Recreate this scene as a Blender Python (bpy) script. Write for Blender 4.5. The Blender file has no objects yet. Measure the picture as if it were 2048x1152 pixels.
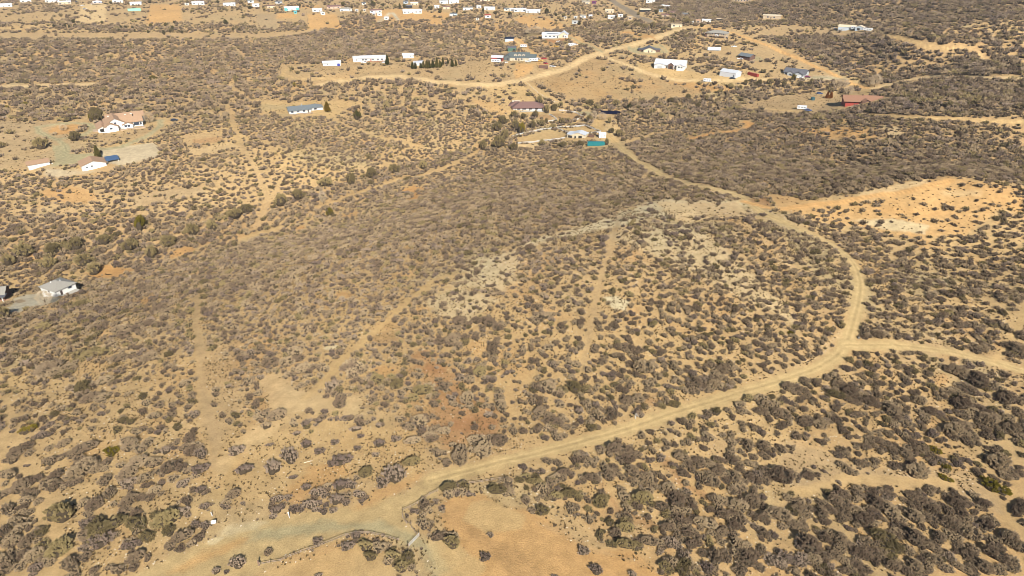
import bpy, math, random
import numpy as np
from mathutils import Vector, Matrix
random.seed(7)
RNG = np.random.default_rng(11)
SC = bpy.context.scene
COL = SC.collection
# ------------------------------------------------------------------ camera
S = 4.0 / 3.0                      # metres per survey unit
F = 1384.0                         # focal length in photo pixels (2048 wide)
PITCH = math.radians(28.0)
CAMH = 90.0 * S
cam_d = bpy.data.cameras.new('camera')
cam = bpy.data.objects.new('camera', cam_d)
COL.objects.link(cam)
cam.location = (0, 0, CAMH)
cam.rotation_euler = (math.radians(90) - PITCH, 0, 0)
cam_d.sensor_width = 36.0
cam_d.lens = 36.0 * F / 2048.0
cam_d.clip_start = 0.5
cam_d.clip_end = 20000
SC.camera = cam
CP, SP = math.cos(PITCH), math.sin(PITCH)
def ray(px, py):
    u = (np.asarray(px, float) - 1024) / F
    v = (np.asarray(py, float) - 576) / F
    return np.stack([u, CP - v * SP, -(SP + v * CP)], -1)
def proj(X, Y, Z):
    dz = np.asarray(Z) - CAMH
    d = np.maximum(Y * CP - dz * SP, 1e-3)
    h = -(Y * SP + dz * CP)
    return 1024 + F * X / d, 576 + F * h / d, d
# ------------------------------------------------------------------ light
sd = ray(700, 735)
sd = sd / np.linalg.norm(sd)       # direction the sunlight travels
SUN_EL = math.asin(-sd[2])
sun_d = bpy.data.lights.new('sun', 'SUN')
sun_d.energy = 5.0
sun_d.angle = math.radians(0.55)
sun_d.color = (1.0, 0.955, 0.87)
sun = bpy.data.objects.new('sun', sun_d)
COL.objects.link(sun)
sun.rotation_euler = Vector(sd).to_track_quat('-Z', 'Y').to_euler()
W = bpy.data.worlds.new('World')
SC.world = W
W.use_nodes = True
nt = W.node_tree
sky = nt.nodes.new('ShaderNodeTexSky')
sky.sky_type = 'NISHITA'
sky.sun_disc = False
sky.sun_elevation = SUN_EL
sky.sun_rotation = math.atan2(-sd[0], -sd[1])
sky.altitude = 1500
nt.links.new(sky.outputs[0], nt.nodes['Background'].inputs[0])
nt.nodes['Background'].inputs[1].default_value = 0.055
SC.view_settings.view_transform = 'Standard'
SC.view_settings.look = 'None'
SC.view_settings.exposure = 1.05
SC.view_settings.gamma = 1
SC.cycles.filter_width = 0.75
# ------------------------------------------------------------------ noise
def _h(i, j, s):
    n = (i.astype(np.int64) * 374761393 + j.astype(np.int64) * 668265263 + s * 974634777) & 0xFFFFFFFF
    n = ((n ^ (n >> 13)) * 1274126177) & 0xFFFFFFFF
    return ((n ^ (n >> 16)) & 0xFFFFFF) / float(0xFFFFFF)
def vn(x, y, s=0):
    xi = np.floor(x); yi = np.floor(y)
    fx = x - xi; fy = y - yi
    fx = fx * fx * (3 - 2 * fx); fy = fy * fy * (3 - 2 * fy)
    a = _h(xi, yi, s); b = _h(xi + 1, yi, s); c = _h(xi, yi + 1, s); d = _h(xi + 1, yi + 1, s)
    return (a * (1 - fx) + b * fx) * (1 - fy) + (c * (1 - fx) + d * fx) * fy
def fbm(x, y, s=0, o=3):
    t = 0; a = 0.5; n = 0
    for k in range(o):
        t = t + a * vn(x * 2 ** k + 17.3 * k, y * 2 ** k - 9.1 * k, s + k); n += a; a *= 0.5
    return t / n
# ------------------------------------------------------------------ terrain
CT = [(0,1152,-4),(500,1152,0),(1024,1152,1),(1500,1152,-1),(2048,1152,-4),
(0,850,-8),(500,850,-2),(1024,850,0),(1500,850,-1),(2048,850,-3),
(0,650,-16),(400,620,-9),(800,600,-1),(1200,600,3),(1600,600,2),(2048,600,-2),
(1100,470,4),(1400,410,2),(900,540,0),(1650,500,1),
(1200,400,-3),(1000,400,-9),(700,480,-12),(1200,320,-16),(1350,350,-8),
(0,560,-26),(300,520,-26),(550,440,-25),(800,370,-24),(950,310,-22),(1240,240,-18),(1450,200,-15),(1720,190,-11),
(0,450,-20),(300,400,-17),(600,330,-14),(0,330,-12),(250,300,-10),(600,220,-10),(1050,215,-16),(1100,270,-19),
(0,200,-8),(500,180,-8),(1000,165,-10),(1300,180,-14),(700,120,-4),(1100,80,-4),
(0,165,-11),(150,95,-5),(500,90,-8),(950,90,-8),
(0,20,2),(500,20,2),(1000,20,2),(1300,30,2),(0,-30,5),(1000,-30,6),(1450,62,2),(1560,80,-1),
(1700,62,5),(1850,88,10),(2048,120,8),(1750,110,0),(1650,150,-8),(1850,148,-6),(2048,155,-5),
(1900,165,5),(1760,205,-4),(1800,250,0),(2048,230,6),(2048,175,8),(1500,290,-12),(1700,330,-11),(2048,320,-6),
(1750,385,0),(1930,352,4),(2048,368,4),(1540,420,1),(1700,450,-3),(2048,470,-3),(1900,550,-5),
(2048,60,18),(2048,0,30),(1700,0,20),(1500,20,6),(1750,35,10)]
_c = []
for px, py, z in CT:
    r = ray(px, py); k = (90 - z) / -r[2]
    _c.append((r[0] * k * S, r[1] * k * S, z * S))
_c += [(x * S, y * S, z * S) for x, y, z in [(0,0,0),(-150,-100,-4),(150,-100,-4),(-400,60,-25),(400,60,2),(-700,300,-10),(600,300,20),
    (0,1600,20),(-1200,1600,15),(1200,1600,60),(0,3500,40),(-3500,3500,30),(3500,3500,90),(-3500,0,0),(3500,0,40),(0,-3500,0),(900,700,50),(-1000,900,5)]]
_c = np.array(_c)
def _U(d2):
    return d2 * np.log(d2 + 1e-6)
_n = len(_c)
XN = 400.0
_xy = _c[:, :2] / XN
_K = _U(((_xy[:, None] - _xy[None]) ** 2).sum(-1)) + np.eye(_n) * 2e-4
_Pm = np.c_[np.ones(_n), _xy]
_A = np.block([[_K, _Pm], [_Pm.T, np.zeros((3, 3))]])
_w = np.linalg.solve(_A, np.r_[_c[:, 2], 0, 0, 0])
def hgt(X, Y):
    X = np.asarray(X, float); Y = np.asarray(Y, float)
    sh = X.shape
    x = X.ravel() / XN; y = Y.ravel() / XN
    o = np.empty(len(x))
    for a in range(0, len(x), 60000):
        xx = x[a:a + 60000, None]; yy = y[a:a + 60000, None]
        o[a:a + 60000] = _U((xx - _xy[:, 0]) ** 2 + (yy - _xy[:, 1]) ** 2) @ _w[:_n]
    o += _w[_n] + _w[_n + 1] * x + _w[_n + 2] * y
    X = X.ravel(); Y = Y.ravel()
    D = np.hypot(X, Y)
    o += (fbm(X / 26, Y / 38, 3, 3) - 0.5) * np.clip(D / 130, 0.4, 3.2) * 1.5
    o += (fbm(X / 5, Y / 5, 9, 2) - 0.5) * 0.35
    return o.reshape(sh)
_tt = np.geomspace(60, 6000, 700)
def at(px, py, dz=0.0):
    """the point of the terrain seen at a photo pixel"""
    r = ray(px, py)
    P = r[None] * _tt[:, None]
    g = P[:, 2] + CAMH - hgt(P[:, 0], P[:, 1]) - dz
    i = np.argmax(g < 0) if (g < 0).any() else len(g) - 1
    a, b = _tt[i - 1], _tt[i]
    for _ in range(2):
        t = np.linspace(a, b, 12); P = r[None] * t[:, None]
        g = P[:, 2] + CAMH - hgt(P[:, 0], P[:, 1]) - dz
        j = np.argmax(g < 0) if (g < 0).any() else 11
        j = max(j, 1); a, b = t[j - 1], t[j]
    P = r * b
    return np.array([P[0], P[1], P[2] + CAMH])
def mpp(p):                        # metres per photo pixel at a point
    return proj(p[0], p[1], p[2])[2] / F
# ------------------------------------------------------------------ colours and materials
def lin(c):
    return tuple(((v / 255 + 0.055) / 1.055) ** 2.4 if v > 10 else v / 255 / 12.92 for v in c)
ALB = 0.63
def A(r, g, b, k=ALB):
    return tuple(v * k for v in lin((r, g, b)))
MATS = {}
def mat(name, rgb, rough=0.8, var=0.12, scale=3.0, metal=0.0, spec=0.3):
    if name in MATS:
        return MATS[name]
    m = bpy.data.materials.new(name); m.use_nodes = True
    t = m.node_tree; b = t.nodes['Principled BSDF']
    b.inputs['Roughness'].default_value = rough
    b.inputs['Metallic'].default_value = metal
    b.inputs['Specular IOR Level'].default_value = spec
    tc = t.nodes.new('ShaderNodeTexCoord'); nz = t.nodes.new('ShaderNodeTexNoise')
    nz.inputs['Scale'].default_value = scale; nz.inputs['Detail'].default_value = 5
    t.links.new(tc.outputs['Object'], nz.inputs['Vector'])
    mx = t.nodes.new('ShaderNodeMix'); mx.data_type = 'RGBA'
    mx.inputs[6].default_value = (*[v * (1 - var) for v in rgb], 1)
    mx.inputs[7].default_value = (*[min(0.9, v * (1 + var)) for v in rgb], 1)
    t.links.new(nz.outputs[0], mx.inputs[0]); t.links.new(mx.outputs[2], b.inputs['Base Color'])
    MATS[name] = m
    return m
def foliage(name, c1, c2, c3):
    m = bpy.data.materials.new(name); m.use_nodes = True
    t = m.node_tree; b = t.nodes['Principled BSDF']
    b.inputs['Roughness'].default_value = 0.85; b.inputs['Specular IOR Level'].default_value = 0.12
    oi = t.nodes.new('ShaderNodeObjectInfo'); tc = t.nodes.new('ShaderNodeTexCoord')
    nz = t.nodes.new('ShaderNodeTexNoise'); nz.inputs['Scale'].default_value = 2.2; nz.inputs['Detail'].default_value = 4
    t.links.new(tc.outputs['Object'], nz.inputs['Vector'])
    ad = t.nodes.new('ShaderNodeMath'); ad.operation = 'ADD'
    t.links.new(oi.outputs['Random'], ad.inputs[0])
    sb = t.nodes.new('ShaderNodeMath'); sb.operation = 'MULTIPLY_ADD'
    sb.inputs[1].default_value = 1.6; sb.inputs[2].default_value = -0.8
    t.links.new(nz.outputs[0], sb.inputs[0]); t.links.new(sb.outputs[0], ad.inputs[1])
    cr = t.nodes.new('ShaderNodeValToRGB')
    e = cr.color_ramp.elements
    e[0].position = 0.1; e[0].color = (*c1, 1)
    e[1].position = 0.9; e[1].color = (*c3, 1)
    k = e.new(0.5); k.color = (*c2, 1)
    t.links.new(ad.outputs[0], cr.inputs[0]); t.links.new(cr.outputs[0], b.inputs['Base Color'])
    MATS[name] = m
    return m
# soil colours (as sunlit in the photo, turned into albedo)
C = dict(sand=A(210,176,121), tan=A(194,164,120), orange=A(208,157,96), bright=A(228,196,144), green=A(176,165,126),
         red=A(172,122,82), grey=A(178,156,122), pale=A(226,210,168), brown=A(168,134,92), gold=A(222,174,112),
         conc=A(206,194,166), asph=A(150,136,116))
# ------------------------------------------------------------------ roads: (zone, colour, width m, photo points)
ROADS = [
('dirt_road','road',4.8,[(860,962),(960,935),(1100,900),(1240,862),(1350,825),(1450,795),(1540,768),(1620,742),(1670,714),(1695,680),(1708,640),(1718,600),(1720,560),(1702,520),(1660,487),(1600,458),(1540,432),(1500,408),(1478,392),(1440,380),(1380,367),(1320,347),(1275,322),(1245,298),(1232,284)]),
('dirt_road','road',6,[(1690,690),(1740,690),(1790,690)]),
('dirt_road','road',4.4,[(1790,690),(1850,697),(1930,710),(1990,725),(2060,745)]),
('trail','sand',2.4,[(1985,722),(2010,700),(2030,665),(2060,600)]),
('dirt_road','gold',5.5,[(1490,404),(1560,418),(1640,408),(1760,390),(1850,374),(1900,362)]),
('dirt_road','bright',12,[(-20,174),(60,171),(125,169),(180,169)]),
('dirt_road','bright',10,[(640,170),(700,161),(770,153),(830,157),(900,165),(960,169),(1000,168),(1050,160),(1110,143),(1150,128),(1200,106),(1260,91),(1310,76),(1345,64),(1380,55)]),
('dirt_road','bright',7,[(1195,108),(1225,120),(1260,132),(1300,148),(1330,156),(1370,162),(1420,161),(1490,158),(1530,158)]),
('dirt_road','gold',7,[(1380,56),(1420,57),(1470,68),(1510,82),(1560,103),(1620,128),(1670,150),(1720,172),(1742,178)]),
('dirt_road','bright',7.5,[(1742,178),(1790,166),(1850,154),(1910,154),(1970,156),(2060,158)]),
('dirt_road','sand',6,[(1742,178),(1735,186),(1700,214),(1640,226),(1580,222),(1500,216)]),
('paved_road','asph',12,[(1200,-14),(1235,9),(1262,24),(1285,36),(1305,46)]),
('dirt_road','sand',6,[(1395,56),(1440,48),(1500,42),(1560,37)]),
('dirt_road','sand',4.2,[(1775,71),(1830,84),(1880,98),(1960,110),(2060,128)]),
('dirt_road','sand',4,[(1700,228),(1760,230),(1830,236),(1950,240),(2060,244)]),
('dirt_road','orange',5,[(1380,278),(1420,268),(1470,262),(1500,250),(1490,244)]),
('driveway','green',4.6,[(75,253),(80,265),(112,278),(132,296),(128,315)]),
('driveway','green',5,[(75,254),(110,248),(150,246),(178,249),(186,258),(160,272),(120,278)]),
('driveway','green',5,[(322,240),(318,254),(300,268),(270,282),(232,296),(195,298)]),
('driveway','green',3.4,[(322,240),(280,243)]),
('driveway','conc',6,[(-10,620),(40,614),(90,598),(112,600)]),
('driveway','sand',5,[(565,150),(600,158),(660,158),(720,158)]),
('driveway','sand',5,[(565,150),(575,138),(620,130)]),
('driveway','road',4.5,[(1110,142),(1075,118),(1048,96),(1034,82)]),
('driveway','green',4.5,[(1205,104),(1180,92),(1150,78),(1130,72)]),
('driveway','green',4,[(1258,94),(1262,101),(1285,106),(1330,106),(1330,98),(1318,88)]),
('driveway','orange',4,[(1310,78),(1290,70),(1262,65),(1230,66)]),
('driveway','orange',4.5,[(1030,40),(1070,30),(1105,44),(1138,54)]),
('driveway','conc',5,[(758,44),(784,24),(796,40)]),
('driveway','green',6,[(1600,152),(1640,155),(1690,158)]),
('driveway','sand',5,[(1050,165),(1090,190),(1110,200),(1140,215)]),
('driveway','sand',6,[(1232,284),(1215,270),(1195,250),(1205,235)]),
('trail','tan',3,[(455,88),(475,100),(490,116)]),
('trail','sand',3,[(455,170),(480,184),(505,200),(600,206),(660,198)]),
('trail','sand',3,[(505,200),(540,206),(575,212)]),
('trail','tan',2.4,[(448,208),(460,228),(472,262),(488,300),(510,340),(525,370),(535,400),(520,440),(500,460)]),
('trail','tan',1.9,[(1240,432),(1225,480),(1212,520),(1195,580),(1186,640),(1172,700),(1162,740)]),
('trail','sand',3.2,[(930,548),(870,560),(820,600),(770,645),(720,690),(670,735),(635,775),(610,795)]),
('trail','tan',2.8,[(395,590),(392,640),(400,700),(400,760),(412,820),(430,870),(425,930)]),
('trail','sand',3.6,[(1900,965),(1800,962),(1700,958),(1600,985)]),
('trail','sand',2.6,[(960,302),(930,318),(900,332),(850,350),(790,362),(700,392),(640,415)]),
('trail','sand',3,[(560,455),(520,466),(480,478)]),
('trail','sand',3,[(620,212),(690,250),(760,275),(830,290),(870,300)]),
('trail','gold',3,[(1050,60),(1090,58),(1120,52),(1135,50)]),
('trail','tan',2.5,[(640,215),(700,225),(760,240)]),
('trail','sand',3,[(1240,290),(1300,270),(1380,262)]),
]
C['road'] = A(204,176,124)
# ------------------------------------------------------------------ ground areas: (colour or None, strength, cover or None, softness px, polygon)
def EL(x, y, a, b, rot=0, n=16):
    r = math.radians(rot)
    return [(x + a * math.cos(t) * math.cos(r) - b * math.sin(t) * math.sin(r), y + a * math.cos(t) * math.sin(r) + b * math.sin(t) * math.cos(r)) for t in [2 * math.pi * i / n for i in range(n)]]
AREAS = [
# wide zones of brush density
(None,0,.30,10,[(-900,-300),(2900,-300),(2900,45),(-900,45)]),
('tan',.5,.12,6,[(-900,-300),(760,-300),(1000,40),(760,45),(-900,66)]),
('tan',.5,.22,4,[(-900,-300),(1100,-300),(1380,45),(900,40),(700,26),(-900,22)]),
(None,0,.34,3,[(-900,30),(140,42),(180,66),(-900,66)]),
('tan',.7,.06,2,[(-900,66),(500,66),(660,60),(560,76),(400,78),(-900,80)]),
(None,0,.80,2,[(-900,78),(500,80),(700,58),(1000,68),(1100,56),(1350,52),(1360,60),(1180,90),(1000,84),(560,88),(-900,90)]),
('orange',.2,.74,3,[(-900,86),(560,88),(1000,90),(980,108),(860,110),(560,128),(540,165),(-900,165)]),
('orange',.25,.52,3,[(700,30),(940,30),(1060,50),(1000,70),(660,64)]),
('tan',.5,.10,3,[(560,130),(700,125),(1000,120),(1100,138),(1050,158),(960,166),(800,152),(640,168),(560,160)]),
('tan',.3,.62,3,[(-900,168),(560,168),(560,200),(700,215),(560,240),(300,255),(-900,215)]),
('tan',.3,.54,4,[(640,172),(800,160),(1000,172),(1040,200),(1000,215),(640,215)]),
(None,0,.72,5,[(560,215),(900,205),(1020,250),(1000,300),(900,330),(800,350),(640,350),(480,300),(450,215)]),
('grey',.5,.10,4,[(-900,215),(100,245),(170,290),(110,345),(60,340),(-900,345)]),
('tan',.4,.78,6,[(-900,345),(160,345),(350,290),(480,290),(600,350),(640,400),(500,460),(300,500),(-900,500)]),
('brown',.35,.95,6,[(-900,440),(200,430),(440,420),(560,400),(760,340),(1000,285),(1010,300),(860,360),(620,440),(380,500),(240,545),(-900,560)]),
('tan',.3,.84,6,[(170,560),(380,510),(560,462),(800,372),(960,310),(1100,296),(1230,292),(1290,335),(1380,372),(1470,400),(1300,402),(1150,440),(1000,478),(840,540),(600,585),(300,600),(200,595)]),
(None,0,.70,10,[(-900,600),(300,600),(600,590),(860,540),(780,640),(600,700),(-900,760)]),
('brown',.4,.92,4,[(1250,296),(1300,272),(1480,240),(1760,222),(1830,165),(1900,156),(2900,160),(2900,356),(1930,350),(1750,384),(1540,410),(1480,388),(1330,345)]),
('brown',.45,.93,3,[(1380,50),(1500,48),(1700,56),(2048,40),(2900,30),(2900,-300),(1400,-300),(1290,10)]),
('brown',.45,.92,3,[(1530,76),(1700,66),(1900,70),(2900,70),(2900,152),(1860,150),(1740,172),(1640,120)]),
('tan',.5,.6,4,[(1640,40),(1800,34),(2000,10),(2900,-10),(2900,24),(1980,26),(1830,46),(1700,52)]),
('tan',.6,.14,3,[(1440,56),(1560,50),(1680,58),(1760,72),(1660,72),(1560,72),(1500,78)]),
(None,0,.62,3,[(1290,96),(1380,66),(1500,100),(1560,150),(1480,160),(1380,120)]),
('tan',.6,.10,3,[(1480,90),(1540,92),(1640,140),(1700,160),(1560,160),(1500,132),(1400,104)]),
('brown',.35,.06,4,[(1050,158),(1190,112),(1260,140),(1400,180),(1420,205),(1300,210),(1150,202)]),
('sand',.5,.30,3,[(1260,132),(1530,156),(1560,172),(1500,185),(1400,175),(1320,158)]),
(None,0,.80,3,[(1170,205),(1420,196),(1460,180),(1560,160),(1640,162),(1700,172),(1560,185),(1480,205),(1560,240),(1400,270),(1270,275),(1220,240)]),
('tan',.8,.03,3,[(1470,215),(1560,190),(1700,184),(1740,186),(1700,215),(1640,228),(1540,228)]),
(None,0,.66,3,[(1160,80),(1240,64),(1350,58),(1310,75),(1220,98),(1150,115),(1120,130),(1070,110),(1120,95)]),
(None,0,.75,3,[(1200,45),(1300,42),(1380,50),(1370,56),(1200,62)]),
('sand',.3,.62,14,[(1200,700),(1700,760),(2100,760),(2100,1170),(1500,1170),(1300,1060),(1150,960),(950,950)]),
('brown',.35,.66,14,[(1600,780),(2500,760),(2500,1270),(1500,1270)]),
('sand',.4,.40,14,[(-400,780),(420,700),(520,880),(430,1040),(200,1170),(-400,1270)]),
('brown',.15,.66,10,[(780,600),(1180,560),(1680,560),(1660,720),(1250,850),(900,930),(820,860),(700,800)]),
(None,0,.74,8,[(1280,520),(1480,440),(1660,500),(1700,560),(1680,680),(1560,740),(1440,700)]),
(None,0,.70,8,[(1640,460),(1760,480),(2060,520),(2400,540),(2400,720),(1860,680),(1740,660),(1730,560)]),
# bare and coloured patches
('bright',.9,.06,2,[(165,8),(215,6),(210,44),(148,48)]),
('gold',.75,.02,2,[(300,9),(361,8),(365,44),(292,48)]),
('gold',.8,.03,1,[(552,27),(595,26),(594,36),(552,37)]),
('gold',.75,.02,2,[(615,28),(672,28),(686,58),(616,60)]),
('grey',.6,.04,2,[(512,27),(552,28),(556,58),(512,60)]),
('gold',.7,.04,2,[(740,20),(800,18),(905,26),(895,40),(800,40),(750,40)]),
('gold',.8,.05,2,[(858,38),(880,42),(890,51),(862,52)]),
('gold',.6,.12,2,[(560,9),(640,10),(640,18),(560,14)]),
('gold',.7,.10,2,[(1040,30),(1120,46),(1130,60),(1060,58),(1034,44)]),
('gold',.8,.04,1.5,[(1024,78),(1042,76),(1060,96),(1100,134),(1085,138),(1050,104),(1024,86)]),
('gold',.8,.02,1.5,[(1030,126),(1072,128),(1060,146),(1030,158)]),
('gold',.6,.15,2,[(1080,82),(1112,84),(1112,98),(1084,94)]),
('red',.8,.02,1,[(1080,76),(1108,80),(1134,76),(1134,84),(1108,86),(1084,82)]),
('gold',.7,.05,3,[(1150,70),(1120,72),(1160,90),(1170,84)]),
('orange',.5,.12,2,[(1230,66),(1262,64),(1300,74),(1290,78),(1250,72)]),
('green',.8,.02,2,[(1258,96),(1312,90),(1332,104),(1300,110),(1268,106)]),
('sand',.8,.03,3,[(1262,122),(1310,132),(1370,140),(1420,150),(1500,152),(1506,160),(1400,164),(1330,158),(1290,140)]),
('orange',.6,.14,3,[(1330,162),(1400,166),(1460,172),(1480,186),(1400,182)]),
('green',.7,.04,2,[(1480,110),(1520,114),(1530,122),(1490,120)]),
('conc',.6,.02,2,[(1600,152),(1665,152),(1680,160),(1600,160)]),
('sand',.6,.10,3,[(960,170),(1050,172),(1060,182),(1100,195),(1060,205),(1000,200)]),
('gold',.4,.10,3,[(940,196),(990,205),(1020,225),(1000,232),(960,214)]),
('sand',.6,.0,.8,[(1030,278),(1103,259),(1130,266),(1135,272),(1070,285),(1037,286)]),
('sand',.6,.0,.8,[(1116,258),(1168,253),(1200,265),(1170,269),(1140,266)]),
('brown',.7,.02,.8,[(1100,226),(1150,227),(1160,234),(1130,240),(1112,238)]),
('green',.9,.0,.8,[(1158,223),(1184,224),(1184,230),(1170,232)]),
('red',.5,.1,2,[(1070,228),(1100,230),(1108,240),(1080,240)]),
('bright',.7,.02,3,[(1030,286),(1080,288),(1075,298),(1040,296)]),
('bright',.5,.05,3,[(1220,240),(1240,260),(1215,290),(1190,292),(1195,270)]),
('sand',.7,.04,3,[(500,203),(580,204),(650,200),(740,205),(690,218),(690,232),(620,234),(540,226)]),
('green',.35,.05,2,[(510,208),(580,208),(580,218),(520,222)]),
('conc',.6,.01,1.5,[(200,300),(310,284),(318,314),(240,332),(205,322)]),
('tan',.7,.05,2,[(362,270),(440,262),(448,282),(380,292)]),
('red',.4,.05,1.5,[(385,278),(440,274),(448,283),(390,288)]),
('bright',.6,.04,2,[(370,300),(470,284),(476,296),(390,312)]),
('green',.9,.0,1.5,[(100,290),(140,292),(138,308),(200,305),(206,316),(175,325),(96,336),(112,316)]),
('orange',.7,.02,1,EL(128,259,34,10,-8)),
('green',.8,.02,1,[(186,248),(198,250),(206,258),(190,264),(175,262)]),
('tan',.7,.05,2,[(200,265),(290,258),(300,268),(240,285),(200,290)]),
('conc',.5,.04,3,[(90,338),(200,342),(120,356),(90,350)]),
('grey',.5,.12,4,[(260,395),(330,380),(400,372),(410,386),(340,400),(270,416)]),
('orange',.5,.2,4,EL(140,390,60,16,5)),
('orange',.7,.05,3,EL(365,505,26,9,-15)),
('orange',.8,.05,3,[(215,530),(270,540),(240,555),(190,556),(180,548)]),
('orange',.8,.02,2,[(800,380),(826,370),(842,378),(830,386),(836,400),(820,404),(822,388)]),
('orange',.7,.05,2,EL(600,456,10,4)), ('orange',.5,.1,3,EL(700,430,18,5,-10)),
('conc',.9,.0,1.2,[(28,598),(60,588),(95,586),(118,594),(112,604),(60,618),(34,626),(20,624)]),
('brown',.6,.0,1,EL(40,602,12,4,-5)),
('orange',.6,.05,3,EL(292,602,16,4)),('bright',.6,.05,2,EL(195,655,8,4)),
# pale crest and cleared tops
('pale',.7,.26,5,[(1030,486),(1100,470),(1180,446),(1240,424),(1300,404),(1330,400),(1480,402),(1500,410),(1400,432),(1300,436),(1250,448),(1200,458),(1120,476),(1040,496)]),
('bright',.8,.08,4,[(1310,404),(1480,404),(1490,428),(1420,440),(1360,446),(1330,424)]),
('tan',.5,.10,4,[(1370,404),(1470,406),(1480,432),(1400,436)]),
('pale',.3,.5,8,[(1200,470),(1300,450),(1400,450),(1560,600),(1600,660),(1420,560)]),
('pale',.4,.42,8,[(960,515),(1040,500),(1040,560),(1000,580),(900,570)]),
('pale',.85,.1,3,[(1204,594),(1240,592),(1256,604),(1252,624),(1226,614)]),
('pale',.4,.35,8,[(840,600),(930,570),(990,600),(940,640),(870,630)]),
('gold',.6,.24,5,[(1560,414),(1750,396),(1900,352),(2020,372),(2060,380),(2060,420),(1990,420),(1930,470),(1800,476),(1700,452),(1600,430)]),
('bright',.8,.04,3,[(1725,382),(1850,358),(1858,376),(1740,400),(1700,404)]),
('gold',.6,.08,3,[(1740,414),(1850,416),(1900,424),(1880,432),(1760,428)]),
('pale',.65,.10,3,[(1700,440),(1780,438),(1860,452),(1850,470),(1760,458)]),
('bright',.6,.12,4,[(1880,384),(1960,380),(1960,394),(1890,392)]),
('gold',.4,.05,2,[(1530,388),(1600,396),(1650,404),(1560,412)]),
('red',.5,.15,3,[(1490,398),(1540,396),(1545,412),(1505,414)]),
('gold',.7,.08,2,[(1640,256),(1700,256),(1730,264),(1700,268),(1650,262)]),
('pale',.25,.5,3,EL(1785,262,24,11,20)),
('orange',.4,.4,4,[(1560,255),(1740,258),(1760,280),(1640,275)]),
('tan',.8,.05,2,EL(1795,144,6,3)),
('tan',.7,.3,3,[(1750,180),(1800,168),(1860,157),(1900,162),(1830,176),(1790,192)]),
# foreground soil
('road',.85,.0,6,[(200,1170),(330,1120),(420,1085),(520,1040),(640,1020),(720,1010),(800,985),(850,955),(960,928),(970,945),(900,962),(860,1000),(815,1020),(812,1045),(830,1070),(810,1090),(790,1080),(720,1062),(640,1090),(560,1118),(500,1150),(470,1170)]),
('green',.75,.0,10,[(520,1060),(640,1042),(760,1040),(830,1068),(870,1110),(900,1160),(860,1165),(840,1120),(790,1075),(700,1056),(600,1075),(500,1085)]),
('orange',.5,.0,8,EL(420,1110,90,10,-22)), ('orange',.45,.0,8,EL(770,980,80,12,-28)),
('pale',.4,.0,7,EL(490,1055,46,9,-12)), ('pale',.5,.0,3,EL(440,1078,20,5,-20)),
('orange',.55,.02,8,[(880,1000),(960,990),(1010,1010),(1090,1030),(1180,1090),(1260,1110),(1340,1170),(860,1170),(930,1110),(870,1040)]),
('road',.6,.0,5,[(930,1010),(1000,1000),(1040,1030),(1030,1060),(960,1070),(920,1040)]),
('brown',.35,.0,5,[(870,1030),(900,1012),(950,1070),(1050,1110),(1120,1170),(1060,1170),(980,1110)]),
('road',.6,.01,6,[(840,1080),(900,1080),(960,1130),(940,1170),(870,1170)]),
('tan',.5,.05,8,[(1060,1040),(1140,1060),(1240,1120),(1300,1140),(1240,1120),(1130,1070)]),
('sand',.5,.01,5,[(520,1140),(640,1110),(720,1075),(790,1100),(780,1170),(500,1170)]),
('sand',.5,.05,10,[(430,880),(560,850),(700,840),(830,862),(860,930),(800,960),(640,960),(520,1010),(430,1000)]),
('orange',.5,.06,8,[(620,930),(680,930),(700,950),(600,1010),(560,990)]),
('tan',.5,.1,10,[(400,690),(470,680),(470,800),(440,900),(400,860)]),
('bright',.55,.0,9,[(510,750),(560,745),(600,780),(660,790),(730,780),(715,830),(640,830),(600,830),(560,850),(500,900),(430,960),(400,1000),(430,920),(480,880),(530,830),(520,780)]),
('red',.55,.5,12,[(840,700),(900,730),(940,790),(1000,820),(1000,870),(900,900),(850,860),(860,800)]),
('red',.5,.3,8,EL(860,740,40,10)), ('red',.5,.2,8,EL(945,850,50,16)),
('brown',.6,.05,4,EL(772,675,28,12)), ('orange',.5,.1,5,EL(765,742,26,12)),
('gold',.45,.1,5,EL(958,700,26,20)), ('orange',.5,.15,5,EL(690,592,20,8)),
('orange',.5,.1,5,EL(840,620,14,6)), ('red',.5,.2,6,EL(840,710,18,8)),
('pale',.8,.1,2,EL(662,694,14,5)),
('sand',.5,.05,5,EL(1240,722,20,6)), ('red',.4,.15,8,EL(1300,800,18,10)),
('tan',.4,.12,6,EL(1650,625,22,10)),
('orange',.45,.1,5,EL(1890,760,14,14)), ('tan',.5,.06,5,[(1800,780),(1860,790),(1880,820),(1840,830)]),
('grey',.4,.10,8,[(1560,880),(1640,900),(1760,940),(1840,930),(1940,940),(1990,1000),(2010,1030),(1940,1010),(1860,980),(1700,965),(1620,980),(1560,960)]),
('red',.45,.05,6,[(1370,960),(1440,1000),(1430,1012),(1360,975),(1310,925),(1330,915)]),
('red',.4,.04,6,[(1200,960),(1240,1010),(1290,1030),(1330,1060),(1300,1060),(1230,1030)]),
('orange',.4,.05,5,[(1630,1080),(1660,1095),(1650,1110),(1630,1100)]),
('orange',.4,.05,5,[(1700,1050),(1745,1070),(1760,1090),(1730,1080)]),
('tan',.5,.04,5,[(1400,870),(1470,880),(1440,925),(1400,890)]),
('bright',.5,.1,3,[(1660,702),(1600,740),(1590,735),(1650,700),(1690,640),(1700,650)]),
('brown',.5,.0,.8,EL(100,598,0.5,0.5)),
]
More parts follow.
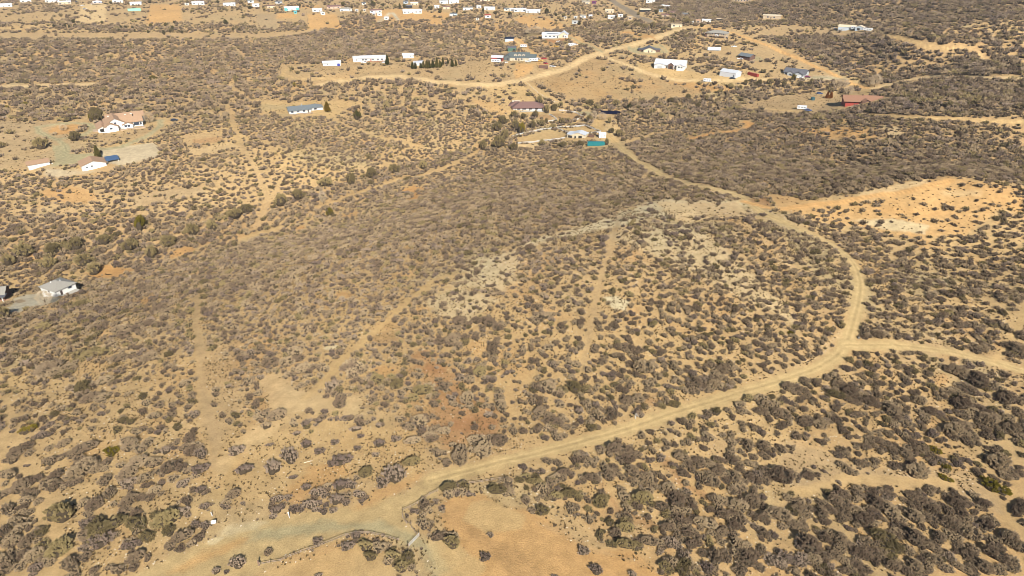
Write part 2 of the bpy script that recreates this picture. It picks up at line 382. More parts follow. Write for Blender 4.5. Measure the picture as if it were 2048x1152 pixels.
def poly_d(px, py, pts, asp):
    """signed distance (photo px, negative inside) with y stretched by asp"""
    P = np.array(pts, float); Q = np.roll(P, -1, 0)
    best = np.full(px.shape, 1e9); ins = np.zeros(px.shape, bool)
    for (ax, ay), (bx, by) in zip(P, Q):
        dx, dy = bx - ax, (by - ay) * asp
        wx, wy = px - ax, (py - ay) * asp
        t = np.clip((wx * dx + wy * dy) / max(dx * dx + dy * dy, 1e-9), 0, 1)
        best = np.minimum(best, (wx - t * dx) ** 2 + (wy - t * dy) ** 2)
        if ay != by:
            c = ((ay > py) != (by > py)) & (px < (bx - ax) * (py - ay) / (by - ay) + ax)
            ins ^= c
    d = np.sqrt(best)
    return np.where(ins, -d, d)
for r in ROADS:
    pass
_roads = []
def _spline(pts, k=6):
    P = [np.array(p, float) for p in pts]
    P = [2 * P[0] - P[1]] + P + [2 * P[-1] - P[-2]]
    o = []
    for i in range(1, len(P) - 2):
        for j in range(k):
            t = j / k
            o.append(0.5 * (2 * P[i] + (P[i + 1] - P[i - 1]) * t + (2 * P[i - 1] - 5 * P[i] + 4 * P[i + 1] - P[i + 2]) * t * t + (3 * P[i] - P[i - 1] - 3 * P[i + 1] + P[i + 2]) * t ** 3))
    o.append(P[-2])
    return o
ZN = ['ground', 'dirt_road', 'paved_road', 'driveway', 'trail']
for zn, cn, wd, pts in ROADS:
    pts = [p for p in pts]
    w = np.array([at(x, y) for x, y in pts])[:, :2]
    w = np.array(_spline(w, 4))
    _roads.append((ZN.index(zn), C[cn], wd, w))
def paint(X, Y, Z):
    """soil colour, brush cover and road zone of terrain points"""
    px, py, dep = proj(X, Y, Z)
    n = len(X)
    w1 = fbm(X / 9, Y / 9, 31) - 0.5; w2 = fbm(X / 9, Y / 9, 57) - 0.5
    f1 = fbm(X / 1.6, Y / 1.6, 71, 2) - 0.5
    sc = np.clip(1384 / np.maximum(dep, 30), 0.3, 12)     # px per metre
    qx = px + w1 * sc * 5; qy = py + w2 * sc * 3 * np.clip(CAMH / np.maximum(dep, 1), .15, 1)
    big = fbm(X / 45, Y / 60, 5); mid = fbm(X / 14, Y / 20, 8)
    col = np.array(C['sand'])[None] * (1 - big[:, None]) + np.array(C['tan'])[None] * big[:, None]
    t = np.clip((mid - 0.57) * 4, 0, 1)[:, None] * 0.36
    col = col * (1 - t) + np.array(C['orange'])[None] * t
    t = np.clip((0.42 - fbm(X / 20, Y / 30, 88)) * 5, 0, 1)[:, None] * 0.45
    col = col * (1 - t) + np.array(C['green'])[None] * t
    cov = np.full(n, 0.66)
    vis = (dep > 5)
    for cn, st, cv, soft, pts in AREAS:
        p = np.array(pts)
        s = soft * 2 + 2
        m = np.nonzero(vis & (qx > p[:, 0].min() - s) & (qx < p[:, 0].max() + s) & (qy > p[:, 1].min() - s) & (qy < p[:, 1].max() + s))[0]
        if not len(m):
            continue
        d = poly_d(qx[m], qy[m], pts, 1.6)
        k = np.clip(0.5 - (d + f1[m] * soft * 2.0) / (2 * soft), 0, 1)
        if cn:
            kk = (k * st)[:, None]
            col[m] = col[m] * (1 - kk) + np.array(C[cn])[None] * kk
        if cv is not None:
            cov[m] = cov[m] * (1 - k) + cv * k
    zone = np.zeros(n, int)
    for zi, cc, wd, w in _roads:
        lo = w.min(0) - wd - 3; hi = w.max(0) + wd + 3
        m = np.nonzero((X > lo[0]) & (X < hi[0]) & (Y > lo[1]) & (Y < hi[1]))[0]
        if not len(m):
            continue
        best = np.full(len(m), 1e9)
        for (ax, ay), (bx, by) in zip(w[:-1], w[1:]):
            dx, dy = bx - ax, by - ay
            t = np.clip(((X[m] - ax) * dx + (Y[m] - ay) * dy) / (dx * dx + dy * dy + 1e-9), 0, 1)
            best = np.minimum(best, (X[m] - ax - t * dx) ** 2 + (Y[m] - ay - t * dy) ** 2)
        d = np.sqrt(best) + f1[m] * 1.6 + w1[m] * 1.2
        k = np.clip((wd / 2 + 0.4 - d) / 1.3, 0, 1)
        tr = 0.93 if zi != 4 else 0.6
        ed = 0 if zi == 4 else (np.exp(-((np.sqrt(best) - 0.85) / 0.3) ** 2) * 0.20 - np.exp(-(np.sqrt(best) / 0.4) ** 2) * 0.16) if wd < 9 else 0  # wheel tracks
        cr = np.array(cc)[None] * (1 + (ed if np.ndim(ed) else np.zeros(len(m)))[:, None] + (mid[m][:, None] - .5) * .25)
        kk = (k * tr)[:, None]
        col[m] = col[m] * (1 - kk) + cr * kk
        cov[m] = cov[m] * np.clip((d - wd / 2 - (0.2 + np.clip(dep[m] - 250, 0, 900) / 280 if zi != 4 else -0.3 + np.clip(dep[m] - 250, 0, 900) / 500)) / 1.2, 0, 1)
        z = d < wd / 2
        zone[m] = np.where(z, zi, zone[m])
    return col, cov, zone, px, py, dep
# ------------------------------------------------------------------ mesh helper
def mesh_np(name, V, Fc, mats=(), smooth=False, col=None):
    me = bpy.data.meshes.new(name)
    V = np.asarray(V, np.float32); Fc = np.asarray(Fc, np.int32)
    k = Fc.shape[1]
    me.vertices.add(len(V)); me.vertices.foreach_set('co', V.ravel())
    me.loops.add(Fc.size); me.loops.foreach_set('vertex_index', Fc.ravel())
    me.polygons.add(len(Fc)); me.polygons.foreach_set('loop_start', np.arange(0, Fc.size, k, dtype=np.int32))
    me.polygons.foreach_set('use_smooth', np.full(len(Fc), smooth))
    for m in mats: me.materials.append(m)
    if col is not None:
        a = me.color_attributes.new('col', 'FLOAT_COLOR', 'POINT')
        a.data.foreach_set('color', np.c_[col, np.ones(len(col))].astype(np.float32).ravel())
    me.update(calc_edges=True); me.validate()
    return me
def link(name, me, parent=None, **props):
    o = bpy.data.objects.new(name, me); COL.objects.link(o)
    if parent: o.parent = parent
    for k, v in props.items(): o[k] = v
    return o
# ------------------------------------------------------------------ soil material
gm = bpy.data.materials.new('soil'); gm.use_nodes = True
t = gm.node_tree; bs = t.nodes['Principled BSDF']
bs.inputs['Roughness'].default_value = 0.95; bs.inputs['Specular IOR Level'].default_value = 0.08
at_n = t.nodes.new('ShaderNodeAttribute'); at_n.attribute_name = 'col'
geo = t.nodes.new('ShaderNodeNewGeometry')
def _noise(scale, det, vec=geo.outputs['Position'], rough=0.6):
    n = t.nodes.new('ShaderNodeTexNoise'); n.inputs['Scale'].default_value = scale; n.inputs['Detail'].default_value = det
    n.inputs['Roughness'].default_value = rough
    t.links.new(vec, n.inputs['Vector']); return n
def _map(src, a, b, c, d):
    m = t.nodes.new('ShaderNodeMapRange'); m.inputs[1].default_value = a; m.inputs[2].default_value = b
    m.inputs[3].default_value = c; m.inputs[4].default_value = d; t.links.new(src, m.inputs[0]); return m.outputs[0]
n1 = _noise(0.35, 8); n2 = _noise(2.6, 5, rough=0.7); n3 = _noise(9.0, 3)
mul = t.nodes.new('ShaderNodeMath'); mul.operation = 'MULTIPLY'
t.links.new(_map(n1.outputs[0], 0.3, 0.7, 0.82, 1.16), mul.inputs[0]); t.links.new(_map(n2.outputs[0], 0.3, 0.7, 0.80, 1.16), mul.inputs[1])
vm = t.nodes.new('ShaderNodeVectorMath'); vm.operation = 'SCALE'
t.links.new(at_n.outputs['Color'], vm.inputs[0]); t.links.new(mul.outputs[0], vm.inputs['Scale'])
# dry litter and small stones: darker and paler flecks of their own shape
mx = t.nodes.new('ShaderNodeMix'); mx.data_type = 'RGBA'; mx.inputs[7].default_value = (*A(128, 102, 72), 1)
t.links.new(_map(n3.outputs[0], 0.57, 0.66, 0, 0.55), mx.inputs[0]); t.links.new(vm.outputs[0], mx.inputs[6])
mx2 = t.nodes.new('ShaderNodeMix'); mx2.data_type = 'RGBA'; mx2.inputs[7].default_value = (*A(236, 220, 186), 1)
n4 = _noise(5.5, 3)
t.links.new(_map(n4.outputs[0], 0.66, 0.74, 0, 0.5), mx2.inputs[0]); t.links.new(mx.outputs[2], mx2.inputs[6])
t.links.new(mx2.outputs[2], bs.inputs['Base Color'])
bp = t.nodes.new('ShaderNodeBump'); bp.inputs['Strength'].default_value = 0.55; bp.inputs['Distance'].default_value = 0.35
t.links.new(n2.outputs[0], bp.inputs['Height']); t.links.new(bp.outputs[0], bs.inputs['Normal'])
# ------------------------------------------------------------------ ground sheet on a grid that widens with distance
rr = [0.0, 15, 30, 45, 58]
for y in np.arange(1330, -60, -1.6):
    v = (y - 576) / F
    rr.append(CAMH * (CP - v * SP) / (SP + v * CP))
rr = [r for i, r in enumerate(rr) if i == 0 or r > rr[i - 1]]
while rr[-1] < 5000: rr.append(rr[-1] * 1.05)
rr = np.array(rr)
az = np.r_[np.arange(-180, -48, 4.0), np.arange(-48, 48.01, 0.105), np.arange(52, 180, 4.0)]
az = np.radians(az)
RR, AZ = np.meshgrid(rr, az, indexing='ij')
GX = (RR * np.sin(AZ)).ravel(); GY = (RR * np.cos(AZ)).ravel()
GZ = hgt(GX, GY)
gcol, gcov, gzone, _, _, _ = paint(GX, GY, GZ)
nr, na = RR.shape
i0 = (np.arange(nr - 1)[:, None] * na + np.arange(na)[None, :])
i1 = (np.arange(nr - 1)[:, None] * na + (np.arange(na)[None, :] + 1) % na)
quads = np.stack([i0, i1, i1 + na, i0 + na], -1).reshape(-1, 4)[:, ::-1]
qz = np.max(gzone[quads[:, :1]], 1)
for zi, zn in enumerate(ZN):
    q = quads[qz == zi]
    u, inv = np.unique(q, return_inverse=True)
    me = mesh_np(zn, np.c_[GX[u], GY[u], GZ[u]], inv.reshape(q.shape), [gm], True, gcol[u])
    link(zn, me, kind='structure')
# ------------------------------------------------------------------ brush
foliage('brush_grey', A(134,114,94), A(166,144,116), A(196,172,136))
foliage('brush_olive', A(120,106,74), A(152,134,94), A(180,160,112))
foliage('brush_purple', A(132,114,102), A(158,138,120), A(184,162,138))
foliage('brush_green', A(96,88,24), A(122,108,34), A(140,122,44))
foliage('juniper', A(66,66,34), A(84,80,40), A(104,94,50))
foliage('rust', A(120,72,30), A(140,88,40), A(150,100,50))
foliage('tan_twig', A(186,164,136), A(204,182,150), A(216,196,164))
foliage('tuft', A(90,74,52), A(118,96,66), A(146,122,84))
foliage('yellow_tree', A(120,96,30), A(146,116,36), A(160,128,50))
bark = mat('bark', A(112,92,70), 0.9)
core_m = mat('brush_core', A(78,66,50), 0.95, .35, 7)  # wood colour darkened to paint shade between florets and round the skirt
def ico(sub=2):
    import bmesh
    bm = bmesh.new(); bmesh.ops.create_icosphere(bm, subdivisions=sub, radius=1.0)
    V = np.array([v.co[:] for v in bm.verts]); Fc = np.array([[v.index for v in f.verts] for f in bm.faces]); bm.free()
    return V, Fc
ICO2 = ico(2); ICO3 = ico(3)
def shrub_arrays(seed, n, ln, wd, h=0.62, lobes=30, dome=False, core=ICO2, up=0.5, big=0.0):
    """a bush of many small twiggy florets over a woody core coloured dark for shade in the gaps; unit half-width, base at z=0"""
    g = np.random.default_rng(seed)
    M = [(0, 0, h * .28, .74, h * .52)]                    # a few broad masses give the outline
    if not dome:
        M = []
        for _ in range(4):
            a = g.uniform(0, 6.28); r = g.uniform(.12, .46)
            M.append((r * math.cos(a), r * math.sin(a), h * g.uniform(.16, .34), g.uniform(.36, .52), h * g.uniform(.36, .6)))
    M = np.array(M)
    c = g.choice(len(M), lobes * 4); d = g.normal(size=(lobes * 4, 3)); d[:, 2] = np.abs(d[:, 2]) * 1.1
    d /= np.linalg.norm(d, axis=1)[:, None]
    P = d * M[c][:, [3, 3, 4]] * g.uniform(.86, 1.08, (len(c), 1)) + M[c][:, :3]
    ok = np.ones(len(P), bool)
    for m_ in M: ok &= (((P - m_[:3]) / m_[[3, 3, 4]]) ** 2).sum(1) > .68
    P = P[ok][:lobes]; O = M[c][:, :3][ok][:lobes]
    fl = (P - O); fl[:, 2] = np.abs(fl[:, 2]) + .12; fl /= np.linalg.norm(fl, axis=1)[:, None]     # brush tufts point out and up
    fl = fl * (1 - up) + np.array([0, 0, up]) + g.normal(size=fl.shape) * .22; fl /= np.linalg.norm(fl, axis=1)[:, None]
    rad = g.uniform(.65, 1.35, len(P)) * (.60 + big) / math.sqrt(lobes); lng = rad * g.uniform(1.2, 2.6, len(P))
    VV, FF, base = [], [], 0
    for l in M:
        V = core[0] * (1 + (g.random(len(core[0])) - .5) * .3)[:, None] * np.array([l[3], l[3], l[4]]) * .84 + l[:3]
        V[:, 2] = np.maximum(V[:, 2], -.12)
        VV.append(V); FF.append(core[1] + base); base += len(V)
    ncore = sum(len(f) for f in FF)
    p = rad ** 1.6; p = p / p.sum(); m = n
    k = g.choice(len(P), m, p=p); t_ = g.random(m) ** .8
    off = g.normal(size=(m, 3)); off /= np.linalg.norm(off, axis=1)[:, None]
    Q0 = P[k] - fl[k] * rad[k][:, None] * .5 + fl[k] * (lng[k] * t_)[:, None] + off * (rad[k] * (1 - .45 * t_) * g.uniform(.3, 1.0, m))[:, None]
    ax = fl[k] * .75 + off * .4 + g.normal(size=(m, 3)) * .3
    ax /= np.linalg.norm(ax, axis=1)[:, None]
    sd_ = np.cross(ax, g.normal(size=(m, 3))); sd_ /= np.linalg.norm(sd_, axis=1)[:, None]
    le = ln * (g.uniform(.6, 1.4, m) * np.where(g.random(m) < .10, 1.8, 1.0))[:, None]; we = wd * g.uniform(.6, 1.4, m)[:, None]
    Q = np.stack([Q0 - ax * le * .35, Q0 + sd_ * we, Q0 + ax * le, Q0 - sd_ * we], 1).reshape(-1, 3)
    Q[:, 2] = np.maximum(Q[:, 2], -.05)
    idx = np.arange(m)[:, None] * 4
    T = np.concatenate([idx + np.array([0, 1, 2]), idx + np.array([0, 2, 3])]) + base
    return np.concatenate(VV + [Q]), np.concatenate(FF + [T]), ncore
def shrub_mesh(name, seed, m, **k):
    V, Fc, nc = shrub_arrays(seed, **k)
    me = mesh_np(name, V, Fc, [m, core_m], False)
    mi = np.zeros(len(Fc), np.int32); mi[:nc] = 1
    me.polygons.foreach_set('material_index', mi)
    return me
def zones_clear(X, Y):
    pass
KIND = {'g': 'brush_grey', 'o': 'brush_olive', 'p': 'brush_purple', 'y': 'brush_green'}
NEAR = {}
for kk, mn in KIND.items():
    NEAR[kk] = [shrub_mesh('scrub_shape', 40 + s, MATS[mn], n=(3600 if kk != 'p' else 2200), ln=.075 if kk != 'y' else .06, wd=.018 if kk != 'y' else .024, h=.62 if kk != 'y' else .5,
                           lobes=(52 + 9 * (s % 4)) if kk != 'y' else 70, up=.3, big=.15 if kk == 'y' else 0) for s in range(6 if kk in 'go' else 3)]
BIG = {kk: [shrub_mesh('broad_scrub_shape', 90 + s, MATS[KIND[kk]], n=10500, ln=.05, wd=.012, h=.62, lobes=130 + 15 * s, up=.3) for s in range(4)] for kk in 'go'}
# hand placed: photo x, y (middle), width, height, kind
HAND = """33,902,52,38,g 56,931,14,8,p 18,950,42,32,g 94,964,26,44,g 42,970,60,46,g 53,1002,46,26,g 15,1015,34,40,g 6,1060,30,40,g 38,1035,36,40,g 50,1049,36,26,g
120,1030,82,64,o 15,1085,50,40,g 52,1080,44,40,g 120,1092,80,60,o 58,1112,60,50,g 12,1125,60,60,g 75,1135,34,26,p 140,1130,50,50,g 102,921,32,28,g 129,910,18,14,p 120,888,40,28,g 84,871,30,22,p
142,946,68,60,g 178,930,60,44,g 186,938,40,34,g 146,966,34,20,g 172,897,60,40,g 222,900,32,32,y 58,858,38,22,y 262,887,54,44,g 275,922,66,44,g 245,948,60,44,g 255,965,44,30,p 292,956,36,36,g 331,898,28,28,p 315,922,18,20,p
322,946,16,18,p 342,936,46,50,g 376,900,40,40,g 380,872,40,40,g 402,905,28,34,p 397,937,44,30,p 368,964,30,18,p 302,982,42,32,g 325,965,16,16,p 402,978,30,24,p 374,1000,24,28,g 215,985,34,40,g 190,1005,56,44,g
246,1004,44,44,g 268,990,30,24,g 278,996,18,18,g 268,1026,28,22,g 170,1045,34,30,p 218,1054,92,52,o 200,1080,60,44,p 318,1040,80,60,o 362,1022,36,28,p 410,1012,24,20,p 390,1046,24,24,p 410,1050,22,24,p 366,1074,54,42,g
460,988,42,36,g 450,1012,18,16,p 262,1116,56,40,g 262,1090,44,24,p 220,1134,22,16,g 186,1142,30,20,g 476,1124,38,36,p 432,1140,24,22,p 452,1143,14,12,p 486,1006,12,12,p 488,938,50,30,p 470,900,40,30,p
540,889,22,10,p 612,886,30,28,p 637,901,28,20,p 668,883,22,18,p 580,908,40,50,p 545,930,46,50,p 593,866,24,14,p 680,918,52,34,p 662,925,24,22,p 720,871,18,14,p 713,895,20,16,p 758,885,32,26,p 749,908,20,14,p 790,876,26,20,p 817,880,50,30,g 857,868,40,24,g
815,922,50,36,o 790,946,56,52,p 732,942,46,36,o 762,960,30,36,p 874,903,26,28,g 920,902,54,70,g 967,892,60,60,g 1000,880,40,40,g 587,954,22,12,p 612,973,28,22,p 636,984,36,26,p 680,969,42,32,p 672,997,40,34,p 720,989,30,18,p 557,997,26,22,p 577,992,18,14,p 552,1019,32,26,p 587,1017,20,24,p
622,1009,36,28,p 665,1019,22,18,p 647,1021,20,22,p 722,1001,16,16,p 633,1080,26,22,p 711,1069,28,26,p 766,1069,12,12,p 735,1086,38,36,o 756,1092,36,34,g 744,1108,34,30,o 788,1106,36,32,o 812,1112,36,34,o 798,1132,38,32,o 820,1134,26,24,g 776,1120,28,28,g 692,1090,34,28,p 534,1104,26,24,g 636,1150,24,12,p
897,972,54,34,o 927,964,22,20,p 912,986,24,20,p 937,988,22,16,p 847,1006,30,40,g 872,1001,14,12,p 882,1016,18,16,p 827,1021,24,14,p 854,1016,20,20,g 847,1046,30,34,g 874,1072,34,28,g 902,1086,50,42,o 981,1069,16,16,p 968,1110,28,28,p 994,982,48,34,o 1015,960,30,24,g 813,1028,10,20,p
1048,934,18,18,p 1084,941,20,20,p 1122,942,40,30,g 1059,960,40,24,o 1100,962,28,22,g 1086,976,30,30,g 1130,984,50,34,o 1157,992,24,26,o 1110,990,36,26,o 1150,920,24,28,g 1178,920,36,24,g 1182,956,36,30,g 1194,996,44,52,o 1215,950,44,40,g 1198,895,22,18,p 1236,900,60,44,g 1262,906,44,30,g 1297,918,18,18,p
1262,942,46,36,g 1288,950,36,50,g 1275,990,60,52,o 1257,1012,28,30,g 1327,970,44,50,g 1350,1000,56,50,g 1384,1012,30,24,g 1281,972,12,10,p 1082,1018,34,30,o 1155,1028,14,10,p 1178,1036,24,28,g 1197,1066,22,34,o 1216,1042,26,26,o 1242,1050,50,40,o 1250,1090,50,38,o 1293,1034,22,18,g 1327,1050,44,32,g
1297,1084,44,36,g 1340,1082,34,30,p 1165,1098,30,28,p 1192,1138,34,30,p 1264,1146,24,20,p 1109,1151,20,8,p 1324,1128,34,30,o 1366,1126,50,60,o 1414,1134,34,34,p 1430,1106,40,52,g 1378,1086,36,30,g 1356,1036,36,40,g 1371,1062,32,30,g 1408,1048,60,40,g 1440,1024,36,34,g 1444,1062,40,30,g 1468,1048,34,30,g
1362,916,40,30,g 1364,944,30,26,g 1370,964,20,22,g 1344,928,20,18,p 1395,920,40,26,g 1434,918,34,20,g 1420,964,44,50,g 1396,956,16,18,p 1436,940,44,34,g 1468,954,40,40,g 1492,994,50,60,g 1464,1004,60,50,g 1486,1034,36,36,g 1494,950,24,26,g 1514,960,26,26,g 1464,918,30,30,g 1496,926,28,20,g 1462,884,28,22,g
1494,890,34,40,g 1522,888,28,34,g 1420,872,36,24,g 1524,1008,20,30,g 1524,1064,30,30,g 1470,1090,50,50,g 1490,1116,60,50,g 1566,896,30,26,g 1616,950,40,28,g 1558,952,60,70,g 1678,926,22,22,g 1698,940,36,24,g 1712,922,26,24,g 1686,906,30,24,g 1748,920,26,24,g 1726,892,30,22,g 1648,942,12,10,p 1735,946,10,8,p 1677,963,14,12,p
1832,938,74,52,g 1806,906,44,30,g 1843,896,40,36,g 1760,884,50,28,g 1868,898,28,24,y 1874,925,22,12,y 1892,934,22,24,y 1888,954,34,18,y 1984,969,64,38,y 1994,918,70,60,g 1934,872,50,30,g 2035,872,36,24,g 1912,925,24,24,p 1934,920,24,16,p 1858,974,26,24,g 1904,1000,50,40,g 1958,1000,40,32,g 2036,1010,40,60,g
1596,1014,50,40,g 1554,1030,60,50,g 1586,1048,44,30,g 1641,1026,40,36,g 1676,1006,60,44,g 1712,986,44,24,g 1750,1006,50,40,g 1776,1022,60,44,g 1726,1036,60,50,g 1770,982,44,18,g 1830,996,50,26,g 1858,1012,40,40,g 1824,1032,60,40,g 1886,1036,60,50,g 1930,1026,36,30,g 1936,1066,50,60,g 1974,1046,34,40,g 2006,1064,50,60,g
2034,1092,40,50,g 1762,1074,60,50,o 1788,1092,56,40,o 1824,1074,60,50,g 1862,1096,40,30,g 1894,1108,24,16,g 1874,1074,40,40,g 1936,1106,50,40,g 1986,1108,60,50,g 1962,1132,60,40,g 1612,1088,80,56,g 1570,1112,60,34,p 1588,1142,30,20,g 1696,1056,24,16,p 1644,1070,30,36,g 1676,1076,44,40,g 1712,1100,60,40,g 1676,1114,44,30,g
1716,1134,60,36,g 1646,1130,24,22,o 1776,1124,44,40,g 1826,1130,50,36,g 1866,1120,40,40,g 1920,1136,50,30,g 1580,665,18,14,y 100,735,84,50,g 165,770,46,46,o 212,762,44,28,g 172,797,56,38,g 240,717,40,32,g 300,710,50,26,g 178,708,54,30,o 245,660,48,32,g 310,620,46,34,g
85,652,42,20,o 160,608,44,24,o 40,1110,40,40,g 545,830,56,44,g 600,735,46,40,g 590,705,46,34,g 625,1100,8,8,p 660,770,32,30,p 690,735,50,30,g 680,800,44,44,g 722,840,28,30,g 532,850,30,24,g 611,846,26,26,p 637,840,20,18,p 693,834,24,12,p 710,857,38,16,p 755,760,40,30,o 794,765,44,36,o 845,782,50,40,o
885,768,30,30,g 540,725,40,36,g 575,725,40,40,g 927,790,40,44,g 960,740,44,36,o 905,675,50,36,g 920,640,46,34,g 975,645,50,34,g 985,690,36,50,g 1000,812,40,44,g 840,842,44,40,g 880,860,40,30,g 1085,630,40,22,g 1080,820,44,36,g 1146,775,44,40,o 1095,775,48,42,g 1285,735,52,60,g 1240,695,34,32,g
1345,730,30,34,g 1445,735,44,40,g 1420,765,50,40,g 1390,765,40,36,g 1110,845,50,30,g 1200,825,30,36,g 1222,822,30,40,g 1248,800,40,30,g 1275,800,32,30,g 1340,805,40,26,o 1730,660,26,32,g 1750,665,36,30,g 1755,668,34,30,g 1575,770,40,32,g 1600,780,40,28,g 1632,765,24,24,g 1608,757,22,14,g 1675,760,30,36,g
1700,780,50,40,g 1670,790,44,30,o 1560,830,50,40,g 1525,805,40,36,g 1640,845,50,40,g 1830,795,40,36,g 1900,735,60,40,g 1950,760,60,50,g 1920,800,50,50,g 2010,790,50,50,g 1905,855,60,50,g 1960,830,60,50,g 2020,850,50,50,g 1965,695,40,26,g 2030,700,50,34,g 1740,800,50,36,g 1780,820,50,36,g 1860,820,40,30,g"""
hand = []
for tkn in HAND.split():
    a = tkn.split(','); hand.append((float(a[0]), float(a[1]), float(a[2]), float(a[3]), a[4]))
shr = []          # x, y, z, sx, sy, sz, rot, kind, screen size, px, py
for x, y, w, h, k in hand:
    p = at(x, y + h * .18)
    m = mpp(p); dist = p - np.array([0, 0, CAMH]); sn = CAMH * 0 + (-dist[2]) / np.linalg.norm(dist); cs = math.sqrt(1 - sn * sn)
    a = w * m * .5 * 1.06
    hh = min(a, h * m * .7) * (1.0 if k != 'y' else 1.1)
    b = max(h * m - hh * .8 * cs, .5 * h * m) / sn * .5 * 1.1
    b = min(b, a * 1.8)
    pv = math.atan2(p[0], p[1])
    if w > 34 and h > 24 and k in 'go':            # big masses are several bushes grown together
        lean = (1 if x > 1050 else -1) * .3
        nsub = 3 if w * h > 1800 else 2
    else:
        nsub = 1
    shr.append((p[0], p[1], p[2], a, b, hh * 1.15, -pv, k, w * h, x, y))
shr_hand = len(shr)
_g = np.random.default_rng(21)
for s in list(shr):                                  # smaller growth at the skirts of each bush
    if s[7] == 'y' or s[3] < .7: continue
    for _ in range(2 if s[3] < 1.6 else 4):
        an = _g.uniform(0, 6.28); f = _g.uniform(.35, .7)
        x, y = s[0] + math.cos(an) * s[3] * 1.0, s[1] + math.sin(an) * s[4] * 1.0
        z = float(hgt(x, y)); a_ = s[3] * f; q = proj(x, y, z)
        if float(paint(np.array([x]), np.array([y]), np.array([z]))[1][0]) < .1: continue
        shr.append((x, y, z, a_, a_ * _g.uniform(.9, 1.3), a_ * .9, _g.uniform(0, 6), s[7] if _g.random() < .6 else 'g', (2 * a_ / (q[2] / F)) ** 2 * .6, float(q[0]), float(q[1])))
# scattered brush
def brush_field(r0, r1, cell, seed):
    g = np.random.default_rng(seed)
    hw = math.radians(44)
    xs = np.arange(-r1 * math.sin(hw), r1 * math.sin(hw), cell); ys = np.arange(40, r1, cell)
    X, Y = np.meshgrid(xs, ys); X = X.ravel(); Y = Y.ravel()
    X = X + g.uniform(-.5, .5, len(X)) * cell; Y = Y + g.uniform(-.5, .5, len(Y)) * cell
    D = np.hypot(X, Y); m = (D > r0) & (D < r1) & (np.abs(np.arctan2(X, Y)) < hw)
    X, Y = X[m], Y[m]; Z = hgt(X, Y)
    px, py, dep = proj(X, Y, Z)
    m = (px > -260) & (px < 2310) & (py < 1300) & (py > -60)
    X, Y, Z = X[m], Y[m], Z[m]
    c, cov, zone, px, py, dep = paint(X, Y, Z)
    w = (fbm(X / 20, Y / 20, 91) - .5) * 8
    n = .5 * g.random(len(X)) + .30 * fbm((X + w) / (cell * 2.2), (Y + w) / (cell * 3.6), 201, 2) + .28 * fbm((X - w) / (cell * 6), Y / (cell * 9), 77, 2)
    u = np.argsort(np.argsort(n)) / len(n)
    handm = ((py > 868) & (px < 1040)) | ((py > 1040) & (px < 1300))
    lim = np.where(handm, 0, cov)
    lim = np.where((~handm) & (py > 880) & (px > 1040), lim * .62, lim)
    dense = u < np.clip(lim * 1.18 * (.72 + .56 * fbm(X / 55, Y / 70, 311, 2)), 0, .97)
    small = (~dense) & (g.random(len(u)) < np.where(handm, .16, .3) * np.clip(cov * 2.2, 0, 1) + .006)
    keep = (dense | (small & ~(handm & (cov < .1)))) & (cov > .015)
    q = g.random(len(u))
    r = np.where(dense, cell * (.37 + .38 * q ** 1.4 + (.12 + .25 * (lim > .88)) * np.clip((lim - u), 0, 1)), cell * g.uniform(.12, .26, len(u)))
    return [v[keep] for v in (X, Y, Z, r, px, py, dep)] + [g]
def put(X, Y, Z, r, px, py, dep, g, f=1.0):
    for i in range(len(X)):
        q = g.random()
        k = 'g' if q < .70 else ('o' if q < .83 else 'p')
        a = r[i] * f * g.uniform(.85, 1.15)
        shr.append((X[i], Y[i], Z[i], a, a * g.uniform(.9, 1.55), a * g.uniform(.9, 1.3), g.normal() * .5 - math.atan2(X[i], Y[i]), k, (2 * a / (dep[i] / F)) ** 2 * .6, px[i], py[i]))
put(*brush_field(60, 250, 2.25, 5))
near_end = len(shr)
put(*brush_field(250, 560, 2.8, 6))
put(*brush_field(560, 1550, 4.8, 8))
